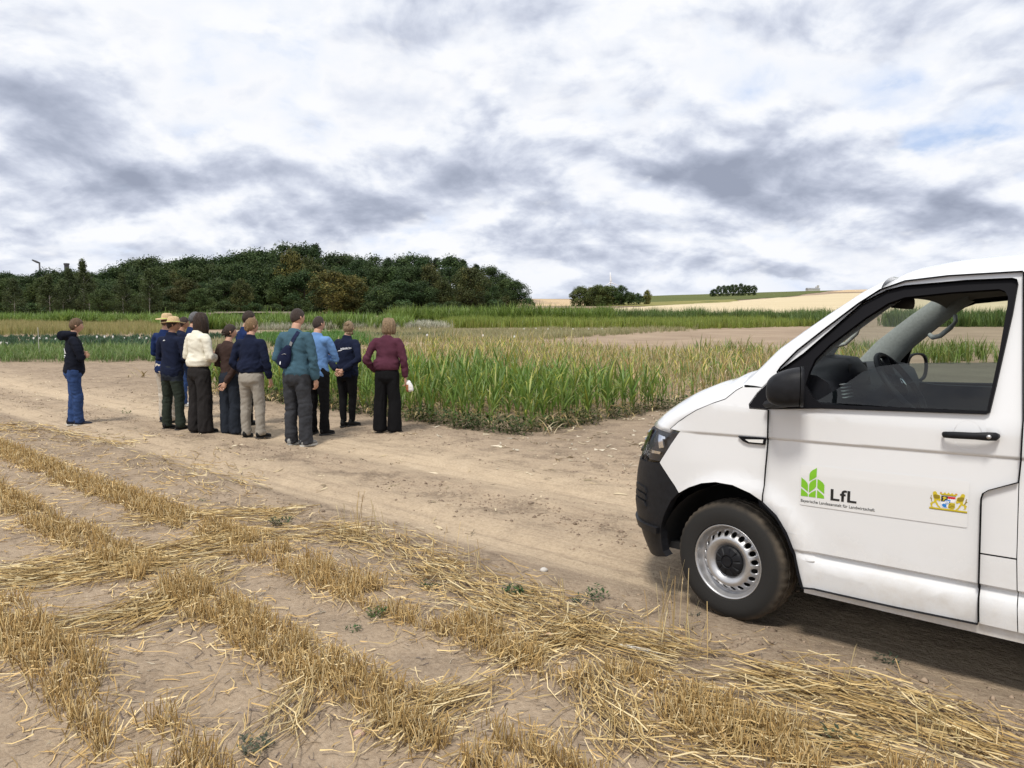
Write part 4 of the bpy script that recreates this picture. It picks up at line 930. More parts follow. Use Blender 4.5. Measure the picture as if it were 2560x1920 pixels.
    for s, (shd, el, wr_) in zip((-1, 1), arm_j):
        k = (.83 + .45 * (topw - .95)); end = el + (wr_ - el) * .97; Lr = (wr_ - el)
        loft(bm, [Vector((s * sh * .55, -.003 * h, .790 * h)), shd + Vector((-s * .004 * h, 0, -.012 * h)), shd * .75 + el * .25, shd * .4 + el * .6, el, el + Lr * .4, el + Lr * .72, el + Lr * .86, end],
             [.046 * h, .043 * h * k, .041 * h * k, .037 * h * k, .0345 * h * k, .033 * h * k, .033 * h * k, .030 * h * k, .021 * h], [.046 * h, .043 * h * k, .041 * h * k, .037 * h * k, .034 * h * k, .032 * h * k, .032 * h * k, .029 * h * k, .021 * h], 14, (0, 1, 0))
    if collar == 'hood':
        loft(bm, [P(-.05, .03, .862), P(-.062, -.02, .862), P(-.04, -.075, .850), P(0, -.098, .842), P(.04, -.075, .850), P(.062, -.02, .862), P(.05, .03, .862)], [.022 * h, .028 * h, .036 * h, .040 * h, .036 * h, .028 * h, .022 * h], [.018 * h, .026 * h, .040 * h, .046 * h, .040 * h, .026 * h, .018 * h], 10)
    if collar in ('collar', 'high'):
        up_ = .018 if collar == 'high' else .010
        loft(bm, [P(0, -.004, .815), P(0, -.001, .842), P(0, .003, .850 + up_)], [.056 * h, .044 * h, .042 * h], [.056 * h, .046 * h, .044 * h], 14)
    def fade(c):
        zc = c.z / h; return 1.0 + .9 * math.exp(-((zc - hem - .05) / .05) ** 2) + .7 * math.exp(-((zc - .65) / .06) ** 2 - 0) * (1 if abs(c.x) > .1 * h else .2) - .6 * math.exp(-((zc - .84) / .03) ** 2)
    me = fused(bm, .0090 * h, 3, .0046 * h, (9, 9, 15), seed * 3.7, fade)
    tp = mo(top, me, tmat, body, True)
    # --- trousers
    bm = bmesh.new()
    loft(bm, [P(0, 0, .455), P(0, -.006, .49), P(0, -.006, .53), P(0, -.002, .57), P(0, 0, .615)], [.082 * h * girth, (.103 if fem else .096) * h * girth, .098 * h * girth, .090 * h * girth, .080 * h * girth], [.066 * h * girth, .082 * h * girth, .080 * h * girth, .072 * h * girth, .06 * h * girth], 18)
    WID = dict(wide=(.058, .055, .053, .056, .060), straight=(.058, .050, .039, .036, .038), slim=(.062, .052, .036, .034, .027), loose=(.059, .052, .043, .042, .046))[leg]
    for s, (a, k) in zip((-1, 1), feet):
        zb = {'wide': .012, 'loose': .02, 'straight': .028, 'slim': .05}[leg] * h
        pts = [P(s * .050, -.002, .53), P(s * (.053), -.004, .43), k + Vector((s * .006 * h, 0, .0)), (k + a) / 2 + Vector((s * .004 * h, -.006 * h, 0)), Vector((a.x, a.y + .004 * h, zb))]
        wd = [w_ * h * (.45 + .55 * girth) for w_ in WID]
        loft(bm, pts, wd, [w_ * 1.10 for w_ in wd], 16)
    def fadeL(c):
        zc = c.z / h; return .7 + 1.0 * math.exp(-((zc - .27) / .06) ** 2) + .9 * math.exp(-((zc - .06) / .05) ** 2) + .7 * math.exp(-((zc - .44) / .04) ** 2)
    fw = (20, 20, 3.2) if leg == 'wide' else (9, 9, 17)
    me = fused(bm, .0095 * h, 3, (.0052 if leg != 'slim' else .002) * h, fw, seed * 5.1, fadeL)
    tr = mo('trousers', me, [lmat, lowmat] if lowmat else lmat, body, True)
    if lowmat:
        for p in me.polygons: p.material_index = 1 if p.center.z < .445 * h else 0
    # --- shoes
    for s, (a, k) in zip((-1, 1), feet):
        ang = R(rs.uniform(6, 16)) * -s; rot = Matrix.Rotation(ang, 3, 'Z')
        def sp(L, wd_, hg, zc): bm_ = bmesh.new(); return bm_
        bm = bmesh.new(); b0 = Vector((a.x, a.y, 0)); S_ = h / 1.75
        tf = lambda px_, py_, pz_: b0 + rot @ Vector((px_, py_, 0)) * S_ + Vector((0, 0, pz_ * S_))
        loft(bm, [tf(0, -.085, .055), tf(0, -.06, .058), tf(0, 0, .055), tf(0, .06, .046), tf(0, .13, .038), tf(0, .175, .034), tf(0, .192, .030)], [.022 * S_, .036 * S_, .038 * S_, .042 * S_, .046 * S_, .036 * S_, .014 * S_], [.03 * S_, .045 * S_, .045 * S_, .036 * S_, .026 * S_, .020 * S_, .01 * S_], 12)
        loft(bm, [tf(0, -.03, .05), tf(0, -.035, .10), tf(0, -.035, .125)], [.036 * S_, .034 * S_, .033 * S_], [.05 * S_, .042 * S_, .04 * S_], 12)
        so = mo('shoe', fused(bm, .011, 3), shoe, body, True)
        bm = bmesh.new(); o1, o2 = [], []
        for px_, w_ in ((-.092, .018), (-.07, .036), (0, .038), (.07, .044), (.13, .047), (.175, .036), (.197, .012)): o1.append((w_, px_)); o2.insert(0, (-w_, px_))
        lo = [bm.verts.new(tf(px_, py_, .0)) for px_, py_ in o1 + o2]; hi = [bm.verts.new(tf(px_ * 1.02, py_, .022)) for px_, py_ in o1 + o2]
        bm.faces.new(lo[::-1]); bm.faces.new(hi); nl = len(lo)
        for i in range(nl): bm.faces.new((lo[i], lo[(i + 1) % nl], hi[(i + 1) % nl], hi[i]))
        bmo('sole', bm, sole, so)
    # --- hair
    bm = bmesh.new(); hp = lambda a, b_, c: rotH @ (Vector((a, b_, c)) * hs) + hc
    def cap(low_back, low_side, thick, hairline=.42):
        n, m_ = 30, 16; rows = []
        for i in range(m_ + 1):
            row = []
            for j in range(n):
                ph = 2 * math.pi * j / n; y_ = math.cos(ph); k_ = (1 + y_) / 2          # 1 at the front
                zmin = low_back + (low_side - low_back) * min(1, k_ * 2) + (hairline - low_side) * max(0, min(1, (k_ - .55) * 3.4))
                th_max = math.acos(max(-.98, min(.98, zmin))); th = th_max * i / m_
                x_, z_ = math.sin(th) * math.sin(ph), math.cos(th); yy = math.sin(th) * y_
                X, Y, Zz = x_ * .66, yy * .82, z_
                if z_ < 0: X *= 1 - .30 * (-z_) ** 1.5; Y *= (1 - .12 * -z_) if yy > 0 else (1 - .30 * -z_)
                t_ = 1 + thick * (1 - .55 * (i / m_) ** 6) + (.02 * mnoise.noise(Vector((x_ * 5 + seed, yy * 5, z_ * 5))) + .035 * mnoise.noise(Vector((x_ * 14 + seed, yy * 14, z_ * 3))) if hair not in ('crop', 'bald') else 0)
                row.append(bm.verts.new(hp(X * t_, Y * t_, Zz * t_)))
            rows.append(row)
        for A, B in zip(rows, rows[1:]):
            for j in range(n): bm.faces.new((A[j], B[j], B[(j + 1) % n], A[(j + 1) % n]))
        return rows
    def locks(n_, rad, z0, z1, spread, amp, front=.35, th=.16):
        for i in range(n_):
            ph = -math.pi * front + (2 * math.pi * (1 - 0) - 2 * math.pi * (.5 - front) * 0) * 0 + math.pi + (i / (n_ - 1) - .5) * 2 * math.pi * front * 1.35
            q = rs.uniform(.92, 1.10); pts = []
            for k in range(6):
                t = k / 5; z_ = z0 + (z1 * rs.uniform(.94, 1.04) - z0) * t
                wob = amp * math.sin(t * 6 + i * 1.7)
                r_ = rad * q * (1 + spread * t) * (.55 + .45 * min(1, t * 3.2 + .12)); pts.append(hp(math.sin(ph) * r_ * .86 + wob * .5, math.cos(ph) * r_ + wob * .4, z_))
            loft(bm, pts, [hs * th * .8, hs * th, hs * th * 1.15, hs * th * 1.15, hs * th, hs * th * .45], [hs * th * .7, hs * th, hs * th, hs * th, hs * th * .8, hs * th * .3], 7)
    if hair == 'short': cap(-.45, -.05, .075)
    elif hair == 'crop': cap(-.45, .0, .035)
    elif hair == 'bald': cap(-.45, -.02, .03, .75)
    elif hair == 'mop': cap(-.72, -.10, .13, .38)
    elif hair == 'shoulder': cap(-.5, -.2, .13); locks(17, .68, .95, -1.55, .16, .05, .40, .20)
    elif hair == 'bob': cap(-.5, -.25, .15); locks(19, .82, 1.02, -1.02, .06, .12, .43, .22)
    elif hair == 'bun':
        cap(-.62, -.20, .09); c_ = (0, -.62, .62)
        for k in range(9):
            t = k * 2.4; p = Vector(c_) + Vector((math.cos(t) * .16, -.06 - .03 * (k % 3), math.sin(t) * .15)); loft(bm, [hp(*(p + Vector((-.16, 0, .02)))), hp(*p), hp(*(p + Vector((.15, .02, -.03))))], [hs * .08, hs * .15, hs * .07], [hs * .08, hs * .15, hs * .07], 8)
        locks(9, .66, -.45, -.85, .0, .02, .25, .07)
    elif hair == 'clip':
        cap(-.62, -.15, .11)
        for k in range(12):
            t = rs.uniform(-1, 1); p0 = Vector((t * .30, -.62, rs.uniform(-.25, .25))); p1 = p0 + Vector((rs.uniform(-.25, .25), rs.uniform(-.38, -.16), rs.uniform(-.12, .30))); p2 = p1 + Vector((rs.uniform(-.18, .18), rs.uniform(-.18, .0), rs.uniform(-.30, .10)))
            loft(bm, [hp(*p0), hp(*p1), hp(*p2)], [hs * .12, hs * .11, hs * .03], [hs * .12, hs * .11, hs * .03], 7)
        locks(7, .64, -.40, -.72, .0, .03, .2, .06)
    elif hair == 'updo':
        cap(-.60, -.18, .13)
        for k in range(10):
            t = k * 1.7; p = Vector((math.cos(t) * .24, -.74, -.14 + math.sin(t) * .26)); loft(bm, [hp(*(p + Vector((-.1, .12, .2)))), hp(*p), hp(*(p + Vector((.08, .06, -.24))))], [hs * .09, hs * .17, hs * .06], [hs * .09, hs * .17, hs * .06], 8)
    bmesh.ops.recalc_face_normals(bm, faces=bm.faces[:])
    hr = bmo('hair', bm, hmat, body, True); md = hr.modifiers.new('t', 'SOLIDIFY'); md.thickness = .012; md.offset = 0
    # --- straw hat
    if hat:
        bm = bmesh.new(); prof = [(.64, 1.02, .62), (.70, 1.0, .60), (.72, .70, .60), (.75, .52, .0), (1.15, .46, 0), (1.52, .52, 0)]; rows = []
        prof = [(.02, 1.24), (.38, 1.27), (.58, 1.18), (.70, .90), (.76, .56), (.80, .44), (1.10, .40), (1.45, .43), (1.46, .38), (1.10, .355), (.78, .38)]
        n = 32
        for r_, z_ in prof:
            row = []
            for j in range(n):
                t = 2 * math.pi * j / n; dent = -.12 * math.exp(-((math.sin(t) * r_) / .16) ** 2) if r_ < .5 else 0; br = .10 * abs(math.sin(t)) ** 2 - .05 * abs(math.cos(t)) if r_ > .9 else 0
                row.append(bm.verts.new(hp(math.sin(t) * r_ * .98, math.cos(t) * r_ * 1.1 - .02, z_ + dent + br)))
            rows.append(row)
        for A, B in zip(rows, rows[1:]):
            for j in range(n): bm.faces.new((A[j], B[j], B[(j + 1) % n], A[(j + 1) % n]))
        bm.faces.new(rows[0][::-1])
        ht = bmo('straw_hat', bm, STRAW, body, True)
        bm = bmesh.new(); rows = []
        for r_, z_ in ((.785, .56), (.815, .45), (.80, .43)): rows.append([bm.verts.new(hp(math.sin(t) * r_ * .98, math.cos(t) * r_ * 1.1 - .02, z_)) for t in np.linspace(0, 2 * math.pi, n, endpoint=False)])
        for A, B in zip(rows, rows[1:]):
            for j in range(n): bm.faces.new((A[j], B[j], B[(j + 1) % n], A[(j + 1) % n]))
        bmo('hat_band', bm, BAND, ht, True)
    body['_top'] = tp.name; PEOPLE.append(body); del body['_top']
    return body, tp, h, arm_j
def print_on(tp, name, polys, mat, off=.004, text=None, box=None):
    """lay flat artwork on the back of a garment: polys in local x,z metres, looked at from behind"""
    me = tp.data; bv = BVHTree.FromPolygons([v.co for v in me.vertices], [p.vertices[:] for p in me.polygons])
    bm = bmesh.new()
    if text:
        tm = text_mesh(text, .02); co = np.array([v.co[:] for v in tm.vertices]); lo, hi = co.min(0), co.max(0); x0, x1, z0, z1, sk_ = box
        for v in tm.vertices: fx = (v.co.x - lo[0]) / (hi[0] - lo[0]); v.co = (x0 + fx * (x1 - x0), z0 + (v.co.y - lo[1]) / (hi[1] - lo[1]) * (z1 - z0) + sk_ * fx, 0)
        bm.from_mesh(tm)
    else:
        for L in polys:
            b2 = flat(L, (), .02); t_ = bpy.data.meshes.new('q'); b2.to_mesh(t_); b2.free(); bm.from_mesh(t_)
    for v in bm.verts:
        hit = bv.ray_cast(Vector((v.co.x, -1, v.co.y)), Vector((0, 1, 0)))
        yv = hit[0].y if hit[0] else -.1
        v.co = Vector((v.co.x, yv - off, v.co.y))
    return bmo(name, bm, mat, tp)
WHITE_PRINT = material('white print', (.75, .76, .78), .8)

pb = {}
pb['hoodie'] = person(-7.04, 12.17, 1.71, -60, 'person in black hoodie and blue jeans with folded arms, standing apart at far left', SKIN, 'mop', H_BROWN, 'hoodie', C['hood'], 'straight', C['jean'], SHOE['navy'], ('fold', 'fold'), 0, 0, 1.02, .05, 1, 'hood', .485, 1.08, 1, sole=SOLE)
pb['hat1'] = person(-5.66, 12.40, 1.76, -25, 'person in straw hat, blue jacket and pale trousers, half hidden behind another hat wearer', SKIN, 'short', H_BROWN, 'jacket', C['blue'], 'straight', C['beige'], SHOE['navy'], ('front', 'front'), -5, 0, 1.0, .09, 0, 'collar', .47, 1.05, 2, hat=True)
pb['hat2'] = person(-5.17, 11.52, 1.70, -22, 'person in straw hat, navy fleece and dark green work trousers with head turned right', SKIN2, 'short', H_DARK, 'fleece', C['navy'], 'straight', C['slate'], SHOE['black'], ('front', 'front'), -48, 0, 1.04, .16, 0, 'high', .475, 1.05, 3, hat=True, lowmat=C['green'])
pb['dark'] = person(-6.35, 14.60, 1.70, -60, 'person with dark hair between the straw hats and the cream sweatshirt, mostly hidden', SKIN2, 'mop', H_DARK, 'jacket', C['navy'], 'straight', C['jean'], SHOE['white'], ('front', 'front'), 0, 0, .95, .08, 0, None, .49, 1., 4, sole=SOLE)
pb['grey'] = person(-5.35, 12.75, 1.82, -55, 'person with greying hair in blue jacket behind the cream sweatshirt', SKIN, 'short', H_GREY, 'jacket', C['blue'], 'straight', C['jean'], SHOE['black'], ('front', 'front'), -10, 0, 1.05, .09, 0, 'collar', .48, 1., 5)
pb['cream'] = person(-4.60, 11.14, 1.755, -32, 'person in cream sweatshirt and wide black trousers with dark shoulder length hair', SKIN, 'shoulder', H_DARK, 'sweatshirt', C['cream'], 'wide', C['char'], SHOE['black'], ('front', 'front'), -35, 0, .96, .128, 0, None, .565, 1.10, 6, fem=True)
pb['brown'] = person(-4.13, 11.10, 1.60, -25, 'person in dark brown top and slate trousers with loosely clipped brown hair', SKIN, 'clip', H_DARK, 'jersey', C['brown'], 'wide', C['slate'], SHOE['black'], ('front', ((.140, -.045, .63), (.035, -.088, .475))), -35, 0, .92, .105, 0, None, .46, .98, 7, fem=True)
pb['behind'] = person(-4.22, 11.98, 1.80, -50, 'person with short dark hair in blue shirt, standing behind the fair haired person in navy', SKIN, 'short', H_DARK, 'shirt', C['blue'], 'straight', C['black'], SHOE['black'], ('front', 'front'), -10, 0, 1.05, .08, 0, 'collar', .48, 1., 8)
pb['navy'] = person(-3.70, 10.78, 1.70, -12, 'person in navy pullover and grey khaki hiking trousers with fair pinned-up hair', SKIN, 'updo', H_BLOND, 'pullover', C['navy'], 'straight', C['khaki'], SHOE['black'], ('low', ('hang')), -30, 0, 1.06, .135, 0, 'high', .555, 1.06, 9, fem=True)
pb['teal'] = person(-2.89, 10.19, 1.845, -20, 'tall person in teal sweatshirt and grey jeans with a navy sling bag', SKIN, 'crop', H_CROP, 'sweatshirt', C['teal'], 'loose', C['gjean'], SHOE['grey'], ('low', ((.145, -.005, .63), (.135, .035, .485))), -18, 0, 1.02, .125, 0, None, .505, 1.06, 10, sole=SOLE)
pb['blue'] = person(-2.80, 10.90, 1.70, -22, 'person in light blue shirt and black trousers with thinning hair beside the teal sweatshirt', SKIN, 'bald', H_CROP, 'shirt', C['sky'], 'straight', C['black'], SHOE['black'], ('fold', 'fold'), -15, 0, 1.03, .125, 0, 'collar', .475, 1.0, 11)
pb['research'] = person(-2.57, 11.80, 1.635, -25, 'person in navy jacket lettered RESEARCH with hands clasped behind the back', SKIN, 'bun', H_LBLOND, 'jacket', C['navy'], 'slim', C['black'], SHOE['black'], ('back', 'back'), 12, 0, 1.0, .055, 1, 'high', .475, 1.12, 12, fem=True)
pb['burg'] = person(-1.86, 11.23, 1.68, -8, 'person in burgundy sweatshirt and wide black trousers with wavy fair bob', SKIN, 'bob', H_LBLOND, 'sweatshirt', C['burg'], 'wide', C['black'], SHOE['black'], ('pocket', ((.155, -.015, .63), (.162, .010, .485))), -5, 0, 1.02, .132, 0, None, .555, 1.10, 13, fem=True)
# printed lettering on backs
b_, tp, h, _ = pb['research']
print_on(tp, 'lettering', None, WHITE_PRINT, .005, 'RESEARCH', (-.03, .135, .735 * h, .752 * h, .018))
print_on(tp, 'back_print', [[(-.075, .727 * h), (-.01, .731 * h), (-.01, .7335 * h), (-.075, .731 * h)], [(-.10, .719 * h), (.0, .730 * h), (.0, .7335 * h), (-.10, .724 * h)]], WHITE_PRINT, .005)
b_, tp, h, _ = pb['hoodie']
arc_ = [(.09 * math.cos(t), .68 * h + .085 * math.sin(t)) for t in np.linspace(0, math.pi, 14)]
print_on(tp, 'back_print', [arc_, [(-.085, .655 * h), (.085, .655 * h), (.085, .666 * h), (-.085, .666 * h)], [(-.07, .640 * h), (.07, .640 * h), (.07, .648 * h), (-.07, .648 * h)]], WHITE_PRINT, .006)
print_on(tp, 'print_detail', [[(-.05, .685 * h), (-.02, .685 * h), (-.015, .71 * h), (-.045, .715 * h)], [(.015, .688 * h), (.05, .686 * h), (.045, .705 * h), (.02, .712 * h)]], C['hood'], .009)
b_, tp, h, _ = pb['hat2']
print_on(tp, 'back_print', [[(-.05, .800 * h), (-.01, .8035 * h), (-.01, .807 * h), (-.05, .804 * h)], [(-.055, .796 * h), (-.005, .799 * h), (-.005, .801 * h), (-.055, .7985 * h)]], WHITE_PRINT, .006)
# sling bag worn by the tall person
b_, tp, h, _ = pb['teal']
bagm = cloth('navy nylon', (.010, .014, .040)); strapm = cloth('navy webbing', (.016, .022, .055))
bv = BVHTree.FromPolygons([v.co for v in tp.data.vertices], [p.vertices[:] for p in tp.data.polygons])
def back_pt(x_, z_, off):
    hit = bv.ray_cast(Vector((x_, -1, z_)), Vector((0, 1, 0))); yv = hit[0].y if hit[0] else -.08
    return Vector((x_, yv - off, z_))
bm = bmesh.new(); path = [(-.145, .585), (-.12, .600), (-.075, .645), (-.03, .695), (.005, .735)]
loft(bm, [back_pt(x_, z_ * h, .035) for x_, z_ in path], [.04, .095, .105, .075, .035], [.02, .045, .050, .038, .02], 14, (.72, 0, -.69))
bag = mo('sling_bag', fused(bm, .012, 4, .003, (14, 14, 14), 3.), bagm, None, True); bag.matrix_world = b_.matrix_world.copy(); bag.location = b_.location; bag.rotation_euler = b_.rotation_euler
tag(bag, 'navy nylon sling bag on the back of the teal sweatshirt', 'bag')
V, F = [], []
spath = [(.0, .725), (.03, .757), (.06, .79), (.083, .818), (.09, .838)]
for x_, z_ in spath:
    for sgn in (-1, 1):
        for o_ in (.004, .012): V.append(back_pt(x_ + sgn * .020, z_ * h + sgn * -.012, o_))
for i in range(len(spath) - 1):
    a = i * 4; F += [(a + 1, a + 3, a + 7, a + 5), (a, a + 1, a + 5, a + 4), (a + 3, a + 2, a + 6, a + 7)]
mk('strap', V, F, strapm, bag); 
mk('buckle', [back_pt(.0, .742 * h, .02), back_pt(.035, .732 * h, .02), back_pt(.05, .758 * h, .02), back_pt(.018, .770 * h, .02)], [(0, 1, 2, 3)], material('grey buckle', (.2, .2, .2), .5), bag)
zp = [back_pt(x_, z_ * h, .088) for x_, z_ in ((-.14, .640), (-.09, .672), (-.03, .680), (.0, .676))]
bar('zip', zp, .004, .004, material('zip', (.35, .35, .37), .4, .6), bag, 6)
mk('bag_logo', [back_pt(-.115, .605 * h, .092), back_pt(-.090, .600 * h, .092), back_pt(-.088, .618 * h, .092), back_pt(-.10, .628 * h, .092), back_pt(-.112, .620 * h, .092)], [(0, 1, 2, 3, 4)], WHITE_PRINT, bag)
# snack bag held by the person in burgundy
b_, tp, h, aj = pb['burg']
w = aj[1][2]; bm = bmesh.new(); c = Vector((w.x + .03, w.y + .02, w.z - .10))
loft(bm, [c + Vector((0, 0, .06)), c + Vector((.005, 0, .035)), c + Vector((.02, 0, -.02)), c + Vector((.03, 0, -.08)), c + Vector((.035, 0, -.105))], [.03, .038, .055, .06, .05], [.012, .025, .035, .032, .015], 12)
pk = fused(bm, .008, 2, .004, (30, 30, 30), 2.); paperw = material('white wrapper', (.75, .74, .72), .5); bunm = varied('brown pastry', (.33, .14, .06), .7, .3, 30)
for p in pk.polygons: pass
sb = mo('paper_bag', pk, [paperw, bunm], None, True)
for p in pk.polygons: p.material_index = 1 if (p.center.x < c.x + .022 and p.center.z < c.z + .0) else 0
sb.location = b_.location; sb.rotation_euler = b_.rotation_euler
tag(sb, 'white and brown paper snack bag held by the person in burgundy', 'paper bag')
# ------------------------------------------------------------------ plants: templates as arrays
def strip(p0, az, L, w, lean0, lean1, seg, c0, c1, fold=0., taper=1.):
    """one arching blade from p0: lean = angle from upright at foot and tip"""
    V = []; p = np.array(p0, float); d = np.array([math.cos(az), math.sin(az)]); sd = np.array([-d[1], d[0], 0.])
    C_ = []
    for i in range(seg + 1):
        t = i / seg; wd = w * (min(1, .45 + t * 3) * (1 - t ** 2.2 * taper)) / 2
        V.append(p - sd * wd); V.append(p + sd * wd)
        c = np.array(c0) * (1 - t) + np.array(c1) * t; C_ += [c, c]
        a = lean0 + (lean1 - lean0) * (t + .5 / seg); p = p + np.array([d[0] * math.sin(a), d[1] * math.sin(a), math.cos(a)]) * L / seg
    F = [(2 * i, 2 * i + 1, 2 * i + 3, 2 * i + 2) for i in range(seg)]
    return np.array(V), np.array(F), np.array(C_)
def join(parts):
    V, F, C_ = [], [], []; k = 0
    for v, f, c in parts: V.append(v); F.append(f + k); C_.append(c); k += len(v)
    return np.concatenate(V), np.concatenate(F), np.concatenate(C_)
def jit(c, a, r): k = 1 + r.uniform(-a, a); return tuple(max(0, x * k * (1 + r.uniform(-a, a) * .3)) for x in c)
LEAF = [(.088, .150, .026), (.112, .175, .034), (.070, .122, .024), (.145, .195, .040)]; DRY = [(.36, .27, .13), (.30, .22, .10), (.44, .36, .20)]; YEL = (.30, .29, .05)
def maize(r, h=1.1, nl=9, seg=6, dry=.25, pal=LEAF, wide=.05):
    P = []
    for k in range(2):
        az = r.uniform(0, 6.28); P.append(strip((0, 0, 0), az, h * .72, .022, .02, .10, 3, (.14, .17, .05), (.10, .16, .04), taper=.4))
    for i in range(nl):
        t = i / nl; az = i * 2.4 + r.uniform(-.5, .5); z = h * (.04 + .62 * t); L = h * r.uniform(.48, .75) * (1 - .25 * abs(t - .6))
        old = t < dry; c = jit(r.choice(pal), .2, r)
        if old: c0 = jit(r.choice(DRY), .2, r); c1 = c0; l0, l1 = .7, 2.6; L *= .75
        else:
            c0 = c; c1 = c if r.random() < .78 else jit(YEL, .2, r)
            if r.random() < .06: c1 = jit(r.choice(DRY), .2, r)
            l0 = .18 + .22 * (1 - t); l1 = r.choice([.7, 1.1, 1.7, 2.2]) * (1.1 - .35 * t)
        P.append(strip((0, 0, z), az, L, wide * r.uniform(.7, 1.15), l0, l1, seg, c0, c1))
    return join(P)
def tuft(r, h, nb, w, pal, spread=.25, seg=2, tip=None, rad=.05, bend=(.2, .9)):
    P = []
    for i in range(nb):
        az = r.uniform(0, 6.28); c = jit(r.choice(pal), .22, r); a = r.uniform(0, 6.28); q = rad * math.sqrt(r.random())
        P.append(strip((q * math.cos(a), q * math.sin(a), 0), az, h * r.uniform(.65, 1.1), w * r.uniform(.7, 1.2), r.uniform(0, spread), r.uniform(*bend), seg, c, tip if tip and r.random() < .7 else c))
    return join(P)
def scatter(tmpl, xy, zf, smin, smax, rng, cvar=.18, tilt=0.):
    """replicate templates at points into one set of arrays"""
    V, F, C_ = [], [], []; k = 0; idx = rng.integers(0, len(tmpl), len(xy)); z = zf(xy[:, 0], xy[:, 1])
    for ti, (tv, tf, tcx) in enumerate(tmpl):
        sel = np.where(idx == ti)[0]; n = len(sel)
        if not n: continue
        a = rng.uniform(0, 6.283, n); s = rng.uniform(smin, smax, n) * (.62 + .76 * fbm(xy[sel, 0] / 4.5, xy[sel, 1] / 4.5, 3, 13)); ca, sa = np.cos(a) * s, np.sin(a) * s
        X = tv[None, :, 0] * ca[:, None] - tv[None, :, 1] * sa[:, None] + xy[sel, 0][:, None]
        Y = tv[None, :, 0] * sa[:, None] + tv[None, :, 1] * ca[:, None] + xy[sel, 1][:, None]
        Zv = tv[None, :, 2] * s[:, None]
        if tilt: tx, ty = rng.normal(0, tilt, n), rng.normal(0, tilt, n); X = X + Zv * tx[:, None]; Y = Y + Zv * ty[:, None]
        V.append(np.stack([X, Y, Zv + z[sel][:, None]], 2).reshape(-1, 3)); m_ = len(tv)
        F.append((tf[None] + (np.arange(n) * m_)[:, None, None] + k).reshape(-1, 4)); k += n * m_
        cm = 1 + rng.uniform(-cvar, cvar, n); C_.append((tcx[None] * cm[:, None, None]).reshape(-1, 3))
    return np.concatenate(V), np.concatenate(F), np.concatenate(C_)
def stuff(name, data, mat, label, cat):
    V, F, C_ = data; C_ = C_ * (1.52 if mat is M_leaf else 1.); me = npmesh(name, V, F, 4); o = mo(name, me, mat, None, False, C_); tag(o, label, cat, None, 'stuff'); return o
M_leaf = vcol('crop leaf', .45, .40, .45); M_straw = vcol('straw', .65, .12, .35); M_weed = vcol('weed leaf', .6, .25, .3)
rp = random.Random(11); rng = np.random.default_rng(5)
def quadpts(poly, n, rng):
    """n random points in a convex quad given as 4 (x,y)"""
    P = np.array(poly, float); s, t = rng.random(n), rng.random(n)
    return (1 - s)[:, None] * ((1 - t)[:, None] * P[0] + t[:, None] * P[3]) + s[:, None] * ((1 - t)[:, None] * P[1] + t[:, None] * P[2])
def band(xl, xr, y0, y1): return [((xl - 1280) / 1900 * y0, y0), ((xr - 1280) / 1900 * y0, y0), ((xr - 1280) / 1900 * y1, y1), ((xl - 1280) / 1900 * y1, y1)]

# ---- the near plot: maize, green in front and withering behind
def plot_uv(u0, u1, v0, v1, row, gap, jitter, rng):
    pts = []
    for v in np.arange(v0, v1, row):
        u = np.arange(u0, u1, gap); pts.append(np.stack([u + rng.normal(0, jitter, len(u)), np.full(len(u), v) + rng.normal(0, jitter, len(u))], 1))
    q = np.concatenate(pts); x, y = uv2xy(q[:, 0], q[:, 1]); return np.stack([x, y], 1), q
front_t = [maize(rp, rp.uniform(.85, 1.2), rp.randint(9, 12), 6, .20, LEAF, .047) for _ in range(12)]
xy, q = plot_uv(7.35, 20.5, 8.30, 12.6, .36, .135, .05, rng)
keep = rng.random(len(xy)) < np.where(q[:, 1] < 9.0, .62, .88); xy, q = xy[keep], q[keep]
# a ragged left end
keep = q[:, 0] < 17.5 + 2.5 * fbm(q[:, 1] * .8, q[:, 1] * 0, 2, 3); xy, q = xy[keep], q[keep]
order = np.argsort(np.hypot(xy[:, 0], xy[:, 1] - 0)); near, rest = order[:300], order[300:]
fm = []
for v, f, c in front_t:
    me = npmesh('maize_plant', v, f, 4); at = me.color_attributes.new('col', 'FLOAT_COLOR', 'POINT'); cc = np.ones((len(v), 4), np.float32); cc[:, :3] = c * 1.5; at.data.foreach_set('color', cc.ravel()); me.materials.append(M_leaf); fm.append(me)
zs = soil_z(xy[:, 0], xy[:, 1])
for i in near:
    o = bpy.data.objects.new('maize_plant', fm[rp.randrange(len(fm))]); o.location = (xy[i, 0], xy[i, 1], zs[i] - .01); o.rotation_euler = (rp.gauss(0, .06), rp.gauss(0, .06), rp.uniform(0, 6.28)); s_ = rp.uniform(.58, .95) * (.85 if q[i, 1] < 8.8 else 1); o.scale = (s_, s_, s_)
    link(o); tag(o, 'green maize plant in the front rows of the near crop plot', 'maize plant', 'maize plants in the front rows')
stuff('maize_crop', scatter(front_t, xy[rest], soil_z, .58, .92, rng, .18, .06), M_leaf, 'green maize standing deeper in the near crop plot', 'maize')
PAL_W = [(.15, .155, .06), (.21, .185, .085), (.12, .135, .045), (.28, .235, .13), (.36, .32, .22)]
dry_t = [maize(rp, rp.uniform(.65, .95), 9, 3, .35, PAL_W + LEAF[:2] + DRY[:2], .034) for _ in range(8)]
xy2, q2 = plot_uv(7.3, 30, 12.6, 27, .42, .24, .07, rng); k2 = q2[:, 0] < 20 + 9 * (q2[:, 1] - 13) / 14; xy2 = xy2[k2]
stuff('withering_maize', scatter(dry_t, xy2, soil_z, .70, 1.0, rng, .25, .06), M_leaf, 'withering yellow-green maize behind the front rows', 'maize')
